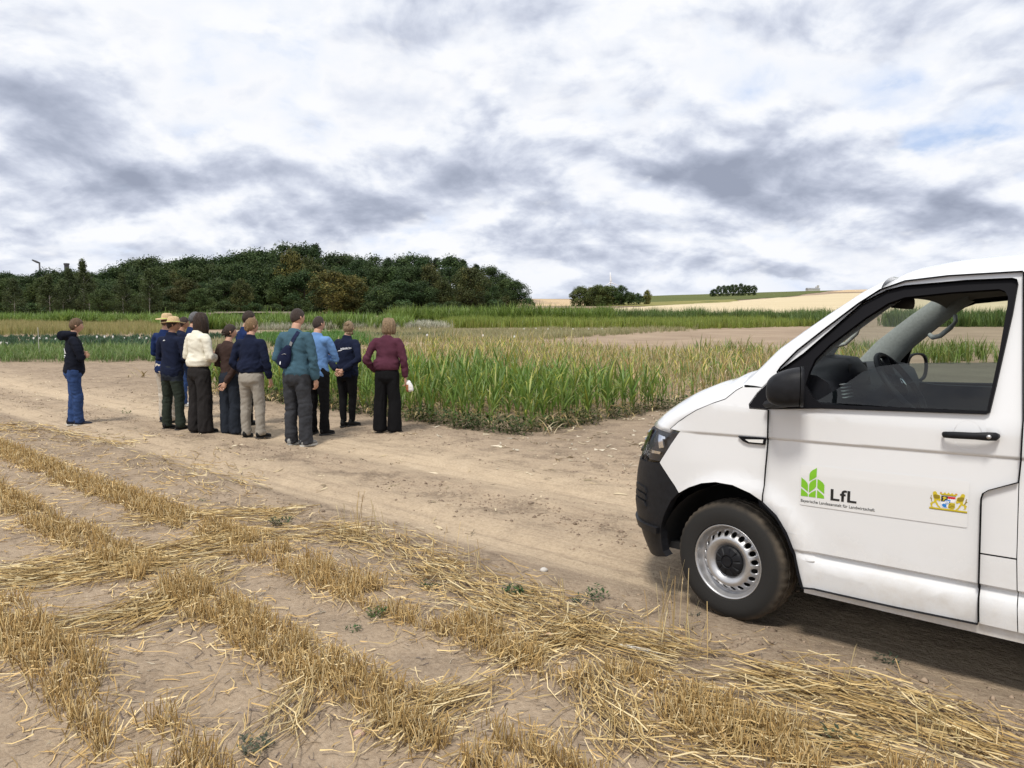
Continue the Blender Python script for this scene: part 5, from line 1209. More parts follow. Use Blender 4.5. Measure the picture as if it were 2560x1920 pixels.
# weeds along the foot of the front rows
wt = []
for _ in range(6):
    P = []
    for k in range(26):
        az = rp.uniform(0, 6.28); a = rp.uniform(0, 6.28); q_ = .16 * math.sqrt(rp.random()); c = jit(rp.choice([(.050, .085, .020), (.075, .11, .030), (.040, .065, .018), (.12, .11, .045)]), .25, rp)
        P.append(strip((q_ * math.cos(a), q_ * math.sin(a), rp.uniform(.0, .20)), az, rp.uniform(.05, .10), rp.uniform(.025, .045), rp.uniform(.3, 1.3), rp.uniform(1.2, 2.2), 2, c, c))
    wt.append(join(P))
u_ = rng.uniform(7.25, 16.5, 230); v_ = 8.05 + np.abs(rng.normal(0, .38, 230)) + .03 * (u_ - 7); x, y = uv2xy(u_, v_); a1 = np.stack([x, y], 1)
v_ = rng.uniform(8.1, 13.5, 110); u_ = 7.15 + np.abs(rng.normal(0, .28, 110)); x, y = uv2xy(u_, v_); a2 = np.stack([x, y], 1)
stuff('weeds', scatter(wt, np.concatenate([a1, a2]), soil_z, .45, 1.35, rng, .3), M_weed, 'low dark green weeds along the edge of the maize plot', 'weeds')

# ---- farther plots; every plot is one stand of one crop
GR = [(.110, .165, .032), (.14, .19, .042), (.088, .135, .028)]
def plot(name, quads, dens, tm, smin, smax, label, cat, cv=.2, tilt=.05):
    pts = []
    for qd in quads:
        P = np.array(qd); ar = .5 * abs(sum(P[i][0] * P[(i + 1) % 4][1] - P[(i + 1) % 4][0] * P[i][1] for i in range(4)))
        pts.append(quadpts(qd, int(ar * dens), rng) + rng.normal(0, .55, (int(ar * dens), 2)))
    stuff(name, scatter(tm, np.concatenate(pts), soil_z, smin, smax, rng, cv, tilt), M_leaf, label, cat)
def T(n, *a, **k): return [tuft(rp, *a, **k) for _ in range(n)]
def Q(*L): return [((x - 1280) / 1900 * y, y) for x, y in L]
# left: fodder grass, beet strip, dry grain, green maize
plot('fodder_grass', [band(-260, 480, 29.3, 38)], 10, T(6, .56, 12, .022, [(.075, .130, .026), (.10, .155, .038), (.060, .105, .025), (.14, .17, .065)], .35, 3, rad=.18, bend=(.6, 1.8)), .7, 1.15, 'knee-high green fodder grass at the far left edge of the track', 'grass')
plot('beet_strip', [band(-260, 480, 39.5, 57), band(480, 1130, 50, 60)], 4.2, T(5, .34, 9, .07, [(.030, .065, .032), (.040, .080, .040), (.028, .055, .03)], .6, 2, rad=.14), .7, 1.1, 'low blue-green crop strip with white plot markers', 'crop')
plot('ripening_grain', [band(-300, 470, 60, 92)], 4.6, T(6, .85, 8, .038, [(.17, .165, .058), (.21, .19, .075), (.13, .155, .045), (.105, .14, .04)], .2, 2, (.26, .215, .095), .16, (.1, .6)), .85, 1.1, 'straw-coloured grain plot left of the people', 'grain')
plot('green_maize', [band(-300, 430, 100, 112), band(400, 1010, 76, 92)], 2.7, T(8, 1.75, 13, .12, GR, .35, 2, rad=.25, bend=(.4, 1.6)), .85, 1.15, 'green maize stand in front of the wood', 'maize')
plot('tall_maize', [band(985, 1520, 100, 112)], 3.6, T(8, 2.5, 15, .12, [(.105, .155, .030), (.135, .18, .040), (.085, .125, .026)], .25, 3, rad=.25, bend=(.3, 1.4)), .85, 1.08, 'tall dark maize stand right of the wood', 'maize')
plot('flowering_plot', [band(600, 800, 74, 79), band(780, 1112, 76, 86)], 10, T(6, .9, 11, .06, [(.22, .21, .15), (.28, .27, .21), (.14, .15, .07), (.09, .11, .045)], .4, 2, (.40, .39, .32), .2), .5, 1.15, 'pale flowering plot in front of the tall maize', 'crop')
plot('bright_grass', [band(640, 905, 42, 58)], 11, T(6, .62, 12, .035, [(.06, .135, .022), (.08, .155, .03), (.05, .11, .02)], .4, 3, rad=.18, bend=(.5, 1.6)), .8, 1.15, 'bright green leafy plot behind the people', 'crop')
plot('pale_grain', [Q((870, 47), (1290, 49), (1730, 74), (870, 72)), band(460, 660, 33, 46)], 6, T(6, .46, 9, .032, [(.15, .155, .065), (.19, .185, .085), (.11, .125, .045), (.24, .215, .12)], .2, 2, (.30, .27, .16), .16, (.1, .5)), .8, 1.1, 'pale green grain plots in the middle distance', 'grain')
plot('lime_grass', [Q((1130, 80), (1760, 78), (2120, 97), (2120, 106)), Q((1130, 80), (2120, 106), (1130, 108), (1120, 90))], 4.2, T(6, 1.15, 10, .065, [(.150, .185, .034), (.180, .205, .045), (.110, .150, .030), (.20, .20, .06)], .25, 2, rad=.2, bend=(.1, .8)), .8, 1.1, 'lime green grass plot right of the middle', 'grass')
plot('tall_reed_grass', [band(1440, 2060, 108, 120), band(1990, 2110, 92, 104), band(2220, 2700, 88, 100)], 3.2, T(8, 2.0, 14, .10, [(.080, .122, .032), (.105, .145, .040), (.062, .10, .028)], .22, 2, rad=.25, bend=(.15, 1.1)), .75, 1.2, 'tall dark green grass block before the grain field', 'grass')
plot('low_maize', [band(2100, 2470, 27, 36), band(1700, 1960, 30, 33)], 3.0, T(6, .95, 11, .05, [(.12, .165, .035), (.16, .17, .05), (.09, .13, .03)], .3, 3, rad=.15, bend=(.4, 1.6)), .7, 1.1, 'short patchy maize seen through the van windows', 'maize')
# ------------------------------------------------------------------ trees
M_bark = varied('bark', (.055, .042, .032), .95, .3, 6, 20, .02); M_birch = varied('birch bark', (.42, .40, .37), .9, .35, 3)
M_tree = vcol('tree foliage', .6, .32, .25, .26)
def crown_mesh(r, H, W, z0, n_cl, n_leaf, leaf, pal, shape='round', hole=.0):
    rg = np.random.default_rng(r); Vs, Cs = [], []
    cl = []
    while len(cl) < n_cl:
        a = rg.uniform(0, 6.283); t = rg.random() ** .8
        if shape == 'round': rad = W * math.sqrt(max(0, 1 - (2 * t - .92) ** 2 / 1.15)) ; zz = z0 + (H - z0) * t
        elif shape == 'cone': rad = W * (1 - t) ** .8 + .2; zz = z0 + (H - z0) * t
        elif shape == 'birch': rad = W * (math.sin(min(1, t * 1.05 + .12) * math.pi) ** .6); zz = z0 + (H - z0) * t
        else: rad = W * (1 - t ** 3) * (.75 + .25 * math.sin(t * 9)); zz = z0 + (H - z0) * t
        k = rg.random() ** .42; lob = 1 + .28 * math.sin(a * 3 + r) * math.sin(t * 5 + r)
        cl.append((rad * k * lob * math.cos(a), rad * k * lob * math.sin(a), zz, rad * k))
    for (x, y, z, k) in cl:
        n = n_leaf; s = rg.uniform(.55, 1.15) * W * .36
        d = rg.normal(0, 1, (n, 3)); d /= np.linalg.norm(d, axis=1)[:, None] + 1e-6; d *= (rg.random(n) ** .45)[:, None] * s
        if shape == 'birch': d[:, 2] = d[:, 2] * 1.8 - .3 * s
        else: d[:, 2] *= .95
        c = d + np.array([x, y, z])
        nrm = d / (np.linalg.norm(d, axis=1)[:, None] + 1e-6) + rg.normal(0, .7, (n, 3)) + np.array([0, 0, .4]); nrm /= np.linalg.norm(nrm, axis=1)[:, None]
        u = np.cross(nrm, rg.normal(0, 1, (n, 3))); u /= np.linalg.norm(u, axis=1)[:, None] + 1e-6; v = np.cross(nrm, u)
        L = leaf * rg.uniform(.6, 1.3, n)[:, None]; wv = L * (.6 if shape != 'birch' else .45)
        Q = np.stack([c - u * L * .5, c + v * wv * .5, c + u * L * .5, c - v * wv * .5], 1); Vs.append(Q.reshape(-1, 3))
        base = np.array(pal[rg.integers(0, len(pal))]) * rg.uniform(.75, 1.25); cc = base[None] * rg.uniform(.75, 1.3, n)[:, None]; Cs.append(np.repeat(cc, 4, 0))
    V = np.concatenate(Vs); C_ = np.concatenate(Cs); F = np.arange(len(V)).reshape(-1, 4)
    me = npmesh('crown', V, F, 4); at = me.color_attributes.new('col', 'FLOAT_COLOR', 'POINT'); c4 = np.ones((len(V), 4), np.float32); c4[:, :3] = C_; at.data.foreach_set('color', c4.ravel()); me.materials.append(M_tree)
    return me
def trunk_mesh(r, H, rad, z0, W, mat, limbs=6):
    rs = random.Random(r); bm = bmesh.new()
    sx, sy = rs.uniform(-.3, .3), rs.uniform(-.3, .3)
    loft(bm, [(0, 0, -.4), (0, 0, .3), (sx * .3, sy * .3, H * .3), (sx * .7, sy * .7, H * .6), (sx, sy, H * .9)], [rad * 1.3, rad, rad * .8, rad * .5, rad * .12], [rad * 1.3, rad, rad * .8, rad * .5, rad * .12], 8)
    for k in range(limbs):
        t = rs.uniform(.28, .75); a = k * 2.4 + rs.uniform(-.4, .4); p = Vector((sx * t, sy * t, H * t)); e = p + Vector((math.cos(a) * W * .75, math.sin(a) * W * .75, H * .16)); m_ = (p + e) / 2 + Vector((0, 0, H * .03))
        loft(bm, [p, m_, e], [rad * .42, rad * .26, rad * .06], [rad * .42, rad * .26, rad * .06], 6)
    me = bpy.data.meshes.new('trunk'); bm.to_mesh(me); bm.free(); me.materials.append(mat); me.polygons.foreach_set('use_smooth', [True] * len(me.polygons)); return me
OAK = [(.042, .072, .025), (.053, .086, .028), (.035, .062, .023), (.064, .096, .031)]; LIGHT = [(.065, .10, .03), (.078, .112, .035), (.054, .085, .027)]; BIR = [(.068, .09, .034), (.082, .104, .038), (.056, .075, .028)]; GOLDP = [(.145, .130, .036), (.18, .16, .046), (.105, .105, .03), (.075, .085, .027)]; OLIVE = [(.078, .088, .028), (.062, .076, .026), (.098, .10, .032)]
KINDS = {}
def kind(name, n, H, W, z0, ncl, nl, leaf, pal, shape, rad, bark=None, limbs=6):
    KINDS[name] = [(crown_mesh(100 * len(KINDS) + i, H, W, z0, ncl, nl, leaf, pal, shape), trunk_mesh(50 * len(KINDS) + i, H, rad, z0, W, bark or M_bark, limbs), H) for i in range(n)]
kind('oak', 5, 16, 5.9, .8, 105, 100, .54, OAK, 'round', .30)
kind('light', 2, 14, 5.0, .6, 85, 100, .50, LIGHT, 'round', .26)
kind('birch', 3, 15, 2.9, 2.2, 85, 80, .42, BIR, 'birch', .13, M_birch, 8)
kind('gold', 2, 15, 5.2, .6, 90, 105, .50, GOLDP, 'round', .30)
kind('olive', 2, 13, 5.0, .5, 88, 85, .5, OLIVE, 'round', .26)
kind('pine', 2, 16, 3.4, 1.5, 70, 75, .42, [(.022, .040, .018), (.028, .048, .02)], 'cone', .22)
kind('bush', 3, 4.2, 2.6, .0, 44, 70, .36, LIGHT + OAK, 'round', .08, None, 3)
kind('copse', 2, 12, 5.2, .3, 90, 85, .6, [(.105, .14, .045), (.125, .155, .05), (.085, .115, .038)], 'round', .2)
kind('copse_y', 2, 12, 5.0, .3, 90, 85, .6, [(.16, .155, .045), (.13, .14, .04), (.19, .17, .05)], 'round', .2)
rt = random.Random(21)
def tree(kd, px, Y, top, label, group=None, wide=1., name=None, catg='tree'):
    """a tree at bearing px (photo column) and distance Y whose top reaches the height angle of row 'top'"""
    X = (px - 1280) / 1900 * Y; z = T1(X, Y); H = EYE + (800 - top) / 1900 * Y - z
    cm, tm, H0 = rt.choice(KINDS[kd]); s = H / H0 / 1.01
    o = empty(name or {'bush': 'bush', 'birch': 'birch_tree', 'pine': 'pine_tree'}.get(kd, 'broadleaf_tree'), (X, Y, z), rt.uniform(0, 6.28)); w = s ** .55 * rt.uniform(.92, 1.12) * wide if kd != 'bush' else s * wide; o.scale = (w, w, s)
    for n_, m_ in (('crown', cm), ('trunk', tm)): c = bpy.data.objects.new(n_, m_); link(c, o)
    tag(o, label, catg, group); return o
SKYLINE = [(-340, 692), (-160, 690), (-60, 688), (0, 686), (32, 683), (70, 691), (95, 681), (133, 675), (168, 672), (200, 682), (240, 684), (263, 677), (278, 684), (300, 670), (345, 653), (380, 654), (411, 654), (443, 656), (475, 648), (532, 643), (570, 640), (620, 634), (665, 631), (690, 622), (722, 613), (750, 616), (795, 616), (819, 632), (840, 645), (860, 643), (901, 650), (942, 647), (1000, 645), (1038, 637), (1060, 647), (1087, 645), (1121, 647), (1155, 654), (1190, 661), (1224, 669), (1252, 680), (1276, 692)]
skx = [p[0] for p in SKYLINE]; sky_ = [p[1] for p in SKYLINE]
GW = 'trees of the dark wood behind the plots'
x = -330
while x < 1275:                                    # crest of the wood
    t_ = float(np.interp(x, skx, sky_)) + rt.uniform(-2, 7)
    tree('pine' if rt.random() < .14 else 'oak', x, rt.uniform(238, 262), t_, 'tall dark green tree on the crest of the wood', GW, 1.05); x += rt.uniform(24, 36)
x = -330
while x < 1262:                                    # second rank
    t_ = float(np.interp(x, skx, sky_)); t_ = t_ + (775 - t_) * rt.uniform(.18, .34)
    tree(rt.choice(['oak', 'oak', 'oak', 'light', 'olive']), x, rt.uniform(222, 234), t_, 'dark green tree in the middle rank of the wood', GW + ', middle rank', 1.05); x += rt.uniform(34, 50)
x = 330
while x < 1290:                                    # lower front rank
    if not (640 < x < 700 or 780 < x < 900):
        t_ = float(np.interp(x, skx, sky_)); t_ = t_ + (775 - t_) * rt.uniform(.42, .62)
        tree(rt.choice(['oak', 'light', 'oak', 'olive']), x, rt.uniform(206, 216), t_, 'low leafy tree in the front rank of the wood', GW + ', front rank', 1.15)
    x += rt.uniform(38, 58)
tree('gold', 735, 224, 632, 'tall tree turning yellow-brown near the highest part of the wood', None, .85)
tree('gold', 835, 200, 682, 'wide golden-yellow tree at the front edge of the wood', None, 1.35); tree('gold', 880, 202, 694, 'smaller golden tree right beside the wide golden one', None, 1.05)
tree('olive', 1180, 205, 676, 'rounded olive-green tree near the right end of the wood', None, 1.1); tree('olive', 608, 204, 705, 'small brownish tree below the crest, left of the golden tree', None, .8)
tree('oak', 1290, 208, 706, 'last dark tree at the right end of the wood', None, .9); tree('bush', 1322, 204, 748, 'dark bush at the right foot of the wood', None, .8, catg='bush')
for px, top, Y, lb in ((42, 700, 178, 'pale-stemmed birch near the left edge of the photo'), (130, 690, 172, 'birch with a bright white stem left of the hooded person'), (163, 705, 180, 'slim birch just left of the hooded person'), (182, 676, 184, 'tall thin birch above the hooded person'), (216, 655, 190, 'feathery birch rising above the left skyline'), (228, 712, 176, 'small birch right of the hooded person'), (312, 690, 182, 'drooping birch in the gap left of the straw hats'), (378, 678, 184, 'drooping birch above the straw hats')):
    tree('birch', px, Y, top, lb, None, 1.15)
tree('light', 262, 168, 727, 'small rounded green tree standing in front of the birches', None, 1.0); tree('light', 505, 196, 725, 'rounded light green tree above the dark haired people', None, .9); tree('bush', 950, 198, 722, 'round green bush tree at the middle of the wood edge', None, 1.0, catg='bush')
for k, px in enumerate((20, 60, 98, 330, 420, 470, 560, 640, 690, 760, 930, 1010, 1080, 1130, 1240)): tree('bush', px, rt.uniform(192, 200), rt.uniform(752, 764), 'low undergrowth bush along the foot of the wood', 'undergrowth bushes of the wood', 1.5, catg='bush')
# far copses on the hill
Yc = 330
for px, top, kd, w_, lb in ((1450, 719, 'copse', 1.15, 'leftmost round tree of the far copse'), (1476, 721, 'copse_y', 1.1, 'yellowish tree in the far copse'), (1500, 716, 'copse', 1.15, 'taller green tree in the middle of the far copse'), (1520, 718, 'copse', 1.1, 'dark tree below the wind turbine'), (1508, 732, 'copse_y', 1.1, 'low olive tree in front of the far copse'), (1551, 716, 'light', .8, 'single round dark tree right of the wind turbine'), (1535, 735, 'bush', 1.3, 'bush between copse and single dark tree'), (1570, 733, 'bush', 1.2, 'bush at the foot of the single dark tree'), (1590, 736, 'bush', 1.1, 'low bush right of the single dark tree'), (1617, 727, 'copse_y', .5, 'small lone tree right of the far copse')):
    tree(kd, px, Yc + rt.uniform(-8, 8), top, lb, 'far copse on the plain', w_, catg='bush' if kd == 'bush' else 'tree')
for k, (px, top) in enumerate(((1783, 723), (1793, 717), (1806, 715), (1816, 716), (1827, 713), (1836, 714), (1848, 711), (1859, 714), (1868, 715), (1880, 714), (1776, 727))):
    tree('light' if k % 3 else 'oak', px, 640 + rt.uniform(-6, 6), top, 'small tree in the row on the hilltop', 'row of trees on the hilltop', .75 if k < 10 else .6)

# ------------------------------------------------------------------ far structures
def at(px, py, Y): return Vector(((px - 1280) / 1900 * Y, Y, EYE + (800 - py) / 1900 * Y))
white = material('white turbine paint', (.75, .76, .78), .5); conc = material('pale concrete', (.45, .44, .42), .9)
Yt = 1500; hub = at(1524.5, 707, Yt); foot = Vector((hub.x, hub.y, T1(hub.x, hub.y) - 5))
wt_ = empty('wind_turbine', foot); tag(wt_, 'white three-bladed wind turbine beyond the far copse', 'wind turbine')
H_ = hub.z - foot.z
bar('tower', [(0, 0, 0), (0, 0, H_ * .6), (0, 0, H_)], [2.2, 1.7, 1.2], [2.2, 1.7, 1.2], white, wt_, 12); bar('nacelle', [(0, -4, H_), (0, 0, H_ + .3), (0, 6, H_)], [1.2, 1.9, 1.2], [1.2, 1.9, 1.2], white, wt_, 10)
for a in (95, 215, 335):
    d = Vector((math.cos(R(a)), 0, math.sin(R(a)))); c = Vector((0, -5, H_)); bar('blade', [c, c + d * 3, c + d * 12, c + d * 20], [1.2, 2.0, 1.4, .4], [.9, .8, .6, .3], white, wt_, 8)
Yh = 1150; c = at(2030, 727, Yh); fo = empty('farm_building', (c.x, c.y, T1(c.x, c.y))); tag(fo, 'long pale farm building with a tower on the horizon', 'building')
def boxm(name, x0, x1, y0, y1, z0, z1, mat, parent, ridge=0):
    V = [(x0, y0, z0), (x1, y0, z0), (x1, y1, z0), (x0, y1, z0), (x0, y0, z1), (x1, y0, z1), (x1, y1, z1), (x0, y1, z1)]; F = [(0, 1, 5, 4), (1, 2, 6, 5), (2, 3, 7, 6), (3, 0, 4, 7), (4, 5, 6, 7), (3, 2, 1, 0)]
    if ridge: ym = (y0 + y1) / 2; V += [(x0, ym, z1 + ridge), (x1, ym, z1 + ridge)]; F = F[:4] + [(4, 5, 9, 8), (6, 7, 8, 9), (5, 6, 9), (7, 4, 8), (3, 2, 1, 0)]
    return mk(name, V, F, mat, parent)
boxm('hall', -9, 9, 0, 10, 0, 3.2, conc, fo); boxm('roof', -9.4, 9.4, -.4, 10.4, 3.2, 3.4, material('grey roof', (.30, .31, .33), .7), fo, 1.6); boxm('tower', 6, 8.4, 2, 5, 3, 8.5, conc, fo); boxm('silo', 3.2, 4.6, 2, 4, 3, 6.5, conc, fo)
# lamp mast and chimney over the wood
dk = material('dark metal mast', (.06, .06, .065), .6, .4); Yl = 285
p = at(110, 660, Yl); lm = empty('lamp_mast', (p.x, p.y, T1(p.x, p.y))); hh_ = p.z - lm.location.z; tag(lm, 'tall lamp mast with angled head above the trees at left', 'lamp mast')
bar('pole', [(0, 0, 0), (0, 0, hh_)], [.35, .28], [.35, .28], dk, lm, 8); bar('lamp_head', [(.2, 0, hh_), (-1.2, 0, hh_ + .6), (-2.6, 0, hh_ + 1.2)], [.25, .45, .3], [.3, .4, .25], dk, lm, 8)
p = at(177, 660, Yl); ch = empty('chimney', (p.x, p.y, T1(p.x, p.y))); hh_ = p.z - ch.location.z; tag(ch, 'dark square chimney rising behind the birches', 'chimney')
boxm('shaft', -.6, .6, -.6, .6, 0, hh_ - .6, dk, ch); boxm('cap', -.72, .72, -.72, .72, hh_ - .6, hh_, dk, ch)
# pale rubble heap / timber before the wood
tm_ = varied('stacked timber', (.20, .165, .13), .9, .3, 1.)
for k, (px, w_) in enumerate(((560, 5.5), (612, 7), (668, 8))):
    c = at(px, 778, 185); o = boxm('timber_pile', -w_, w_, -1, 1, 0, .9 if k else .7, tm_, None, .25); o.location = (c.x, c.y, T1(c.x, c.y)); tag(o, ('short low pale timber pile at the foot of the wood', 'pale timber pile in the middle of the row before the wood', 'longest pale timber pile at the right of the row before the wood')[k], 'timber pile')

# ------------------------------------------------------------------ plot markers
mw = material('white plastic marker', (.72, .72, .70), .5); mbl = material('blue tag', (.02, .05, .28), .6); mgrey = material('weathered stake', (.40, .39, .36), .8)
def stake(x, y, h, w, label, head=True, group=None):
    o = empty('plot_marker', (x, y, gz(x, y))); tag(o, label, 'plot marker', group)
    boxm('stake', -w * .2, w * .2, -.006, .006, -.05, h, mgrey, o)
    if head:
        bm = bmesh.new(); vs_ = [bm.verts.new(v) for v in ((-w, -.012, h - .02), (w, -.012, h - .02), (w, -.012, h + w * 1.5), (w * .5, -.012, h + w * 2), (-w * .5, -.012, h + w * 2), (-w, -.012, h + w * 1.5))]; f = bm.faces.new(vs_)
        r = bmesh.ops.extrude_face_region(bm, geom=[f]); [setattr(v, 'co', v.co + Vector((0, .02, 0))) for v in r['geom'] if isinstance(v, bmesh.types.BMVert)]
        bmo('tag', bm, mw, o)
    return o
LBs = 'small white plot marker standing in the blue-green strip'
for px, py in ((4, 853), (18, 854), (86, 842), (101, 842), (118, 842), (141, 844), (197, 849), (208, 854), (244, 838), (263, 838), (284, 838), (313, 842), (350, 841), (368, 842)):
    Y = 42 if py > 845 else 48; stake((px - 1280) / 1900 * Y, Y, EYE + (800 - py) / 1900 * Y - T1((px - 1280) / 1900 * Y, Y) - .12, .05, LBs, True, 'white markers in the blue-green strip')
LBm = 'small white plot marker in the row along the pale grain'
for px, py in ((1068, 841), (1207, 842), (1286, 845), (1310, 827), (1340, 826), (1370, 827), (1402, 827), (1432, 827), (1471, 827), (1487, 828), (1505, 827), (875, 826), (1050, 826)):
    Y = 48 if py > 838 else 68; py -= 7; stake((px - 1280) / 1900 * Y, Y, EYE + (800 - py) / 1900 * Y - T1((px - 1280) / 1900 * Y, Y) - .12, .055, LBm, True, 'white markers along the pale grain')
s1 = stake(-8.15, 19.6, 1.22, .055, 'tall white stake with a blue tag between the cream sweatshirt and the brown top', False)
boxm('top_band', -.035, .035, -.02, .02, 1.05, 1.42, mw, s1); boxm('blue_tag', -.22, .0, -.03, -.015, .62, .86, mbl, s1)
s2 = stake(-19.6, 31.5, 1.30, .05, 'thin pale stake in the grass left of the hooded person', False); s3 = stake(-16.4, 47, .75, .05, 'short white stake right of the hooded person', False)
# ------------------------------------------------------------------ stubble, straw, clods, litter
SC = [(.56, .39, .17), (.63, .47, .22), (.50, .34, .14), (.70, .56, .32), (.42, .28, .11)]
def stalks(u, v, h, w, rng, lean=.22):
    """upright cut stalks as small three-sided stems"""
    n = len(u); x, y = uv2xy(u, v); z = soil_z(x, y); a0 = rng.uniform(0, 6.28, n); lx, ly = rng.normal(0, lean, n), rng.normal(0, lean, n)
    V = np.zeros((n, 6, 3)); 
    for k in range(3):
        a = a0 + k * 2.094
        V[:, k] = np.stack([x + w * np.cos(a) / 2, y + w * np.sin(a) / 2, z - .01], 1); V[:, 3 + k] = np.stack([x + w * .9 * np.cos(a) / 2 + lx * h, y + w * .9 * np.sin(a) / 2 + ly * h, z + h], 1)
    F = np.array([(0, 1, 4, 3), (1, 2, 5, 4), (2, 0, 3, 5)]); FF = (F[None] + (np.arange(n) * 6)[:, None, None]).reshape(-1, 4)
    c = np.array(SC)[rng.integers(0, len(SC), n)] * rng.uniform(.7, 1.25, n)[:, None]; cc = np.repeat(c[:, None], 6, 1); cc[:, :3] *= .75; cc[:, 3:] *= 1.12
    return V.reshape(-1, 3), FF, cc.reshape(-1, 3)
def lying(x, y, L, w, az, rng, lift=.0, bend=.35, pal=SC, tilt=.12):
    """straws lying on the soil, bent twice, as ribbons a little clear of the ground"""
    n = len(x); A = [az, az + rng.normal(0, bend, n), None]; A[2] = A[1] + rng.normal(0, bend, n)
    p = np.stack([x, y], 1) - np.stack([np.cos(az), np.sin(az)], 1) * (L * .5)[:, None]
    V = np.zeros((n, 8, 3)); lf = np.abs(rng.normal(0, 1, (4, n))) * tilt * L * .5; base = lift * rng.random(n)
    for k in range(4):
        a = A[min(k, 2)]; d = np.stack([np.cos(a), np.sin(a)], 1); s = np.stack([-d[:, 1], d[:, 0]], 1) * (w / 2)[:, None]
        z = soil_z(p[:, 0], p[:, 1]) + .004 + base + lf[k] * (.45 if k in (1, 2) else 1); rot = rng.uniform(-.6, .6, n) * w
        V[:, 2 * k] = np.concatenate([p - s, (z + rot)[:, None]], 1); V[:, 2 * k + 1] = np.concatenate([p + s, (z - rot)[:, None]], 1)
        p = p + d * (L / 3)[:, None]
    F = np.array([(0, 1, 3, 2), (2, 3, 5, 4), (4, 5, 7, 6)]); FF = (F[None] + (np.arange(n) * 8)[:, None, None]).reshape(-1, 4)
    c = np.array(pal)[rng.integers(0, len(pal), n)] * rng.uniform(.65, 1.3, n)[:, None]
    return V.reshape(-1, 3), FF, np.repeat(c[:, None], 8, 1).reshape(-1, 3)
def cat(*D): return join([d for d in D])
rng = np.random.default_rng(77)
parts = []
def dens(u, v, s): return fbm(u * .9, v * 1.6, 3, s)
for k, (c, u0, u1, n) in enumerate(((2.74, .5, 24, 19000), (1.98, -.2, 17, 19000), (1.13, -1.2, 12, 13500), (.3, -2, 8, 6500), (-.5, -2, 5, 2500))):
    u = u0 + (u1 - u0) * rng.random(n) ** 1.35; v = c + .02 * np.sin(u * 1.3 + k) + (.085 * rng.choice([-1, 0, 1], n, p=[.42, .16, .42]) + rng.normal(0, .038, n))
    cl = fbm(u * 5, v * 7, 2, 9 + k); keep = (cl > .38) & (dens(u, v, 31 + k) > (.20 if k == 0 else .30)); u, v = u[keep], v[keep]
    far = np.clip((u - 3) / 10, 0, 1); h = rng.uniform(.025, .11, len(u)) * (.75 + .5 * dens(u, v, 61)); w = .0050 + .004 * far
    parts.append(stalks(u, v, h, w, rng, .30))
    m_ = len(u) // 4; ii = rng.integers(0, len(u), m_); x, y = uv2xy(u[ii] + rng.normal(0, .05, m_), v[ii] + rng.normal(0, .06, m_))
    parts.append(lying(x, y, rng.uniform(.05, .16, m_), .0036 + .003 * far[ii], rng.uniform(0, 6.28, m_), rng, .05, .7, [tuple(q * .9 for q in c_) for c_ in SC], .35))
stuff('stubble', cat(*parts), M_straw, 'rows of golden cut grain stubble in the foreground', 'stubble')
# loose straw
n = 20000; u = -2 + 20 * rng.random(n) ** 1.5; v = -1.2 + 4.9 * rng.random(n) ** .85; rowd = np.min([np.abs(v - c) for c in (2.78, 1.98, 1.13, .3)], 0)
keep = (rng.random(n) < np.where(rowd < .28, 1., .30)) & (v < 3.55 + .35 * fbm(u * .7, u * 0, 2, 8)) ; u, v = u[keep], v[keep]; x, y = uv2xy(u, v)
L = rng.gamma(2.2, .045, len(u)) + .03; parts = [lying(x, y, L, .0035 + .0035 * np.clip(u / 12, 0, 1), rng.uniform(0, 6.28, len(u)), rng, .02)]
# combed swaths of long straw crossing the rows
GPX = [((0, 1455), (590, 1372), 900, .14), ((0, 1440), (420, 1420), 500, .10), ((0, 1620), (420, 1520), 420, .10), ((330, 1300), (760, 1280), 420, .10), ((560, 1420), (300, 1560), 260, .07), ((480, 1345), (900, 1330), 380, .12), ((690, 1870), (800, 1660), 190, .05), ((1000, 1850), (1180, 1730), 260, .06), ((1270, 1680), (1500, 1560), 320, .07), ((1480, 1700), (1560, 1880), 240, .06), ((1640, 1760), (2200, 1900), 420, .18), ((1700, 1840), (2300, 1920), 300, .14), ((1860, 1690), (2150, 1750), 260, .07), ((2150, 1760), (2500, 1890), 380, .09), ((0, 1060), (330, 1110), 420, .20), ((380, 1130), (620, 1230), 260, .20), ((860, 1330), (1120, 1420), 420, .12), ((1050, 1420), (1320, 1520), 420, .12), ((1250, 1500), (1480, 1600), 420, .12), ((1480, 1600), (1700, 1660), 300, .10)]
def gpx(px, py):
    a = R(4.813); dx, dz_ = (px - 1280) / 1900, (960 - py) / 1900; d = Vector((dx, math.cos(a) + dz_ * math.sin(a), -math.sin(a) + dz_ * math.cos(a))); t = -EYE / d.z; return np.array([d.x * t, d.y * t])
for A, B, n, sp_ in GPX:
    n = int(n * .72); sp_ *= 1.4
    a, b_ = gpx(*A), gpx(*B); t = rng.random(n); p = a[None] * (1 - t)[:, None] + b_[None] * t[:, None]; dv = (b_ - a) / np.linalg.norm(b_ - a); nn = np.array([-dv[1], dv[0]])
    p = p + nn[None] * rng.normal(0, sp_, n)[:, None]; az = math.atan2(dv[1], dv[0]) + rng.normal(0, .38, n); dist = np.hypot(p[:, 0], p[:, 1])
    parts.append(lying(p[:, 0], p[:, 1], rng.uniform(.10, .36, n), .0028 + .00042 * dist, az, rng, .035, .20, [(.44, .31, .13), (.52, .39, .18), (.36, .24, .09), (.60, .49, .28), (.28, .19, .08)], .06))
stuff('straw', cat(*parts), M_straw, 'loose straw and combed swaths lying over the stubble rows', 'straw')
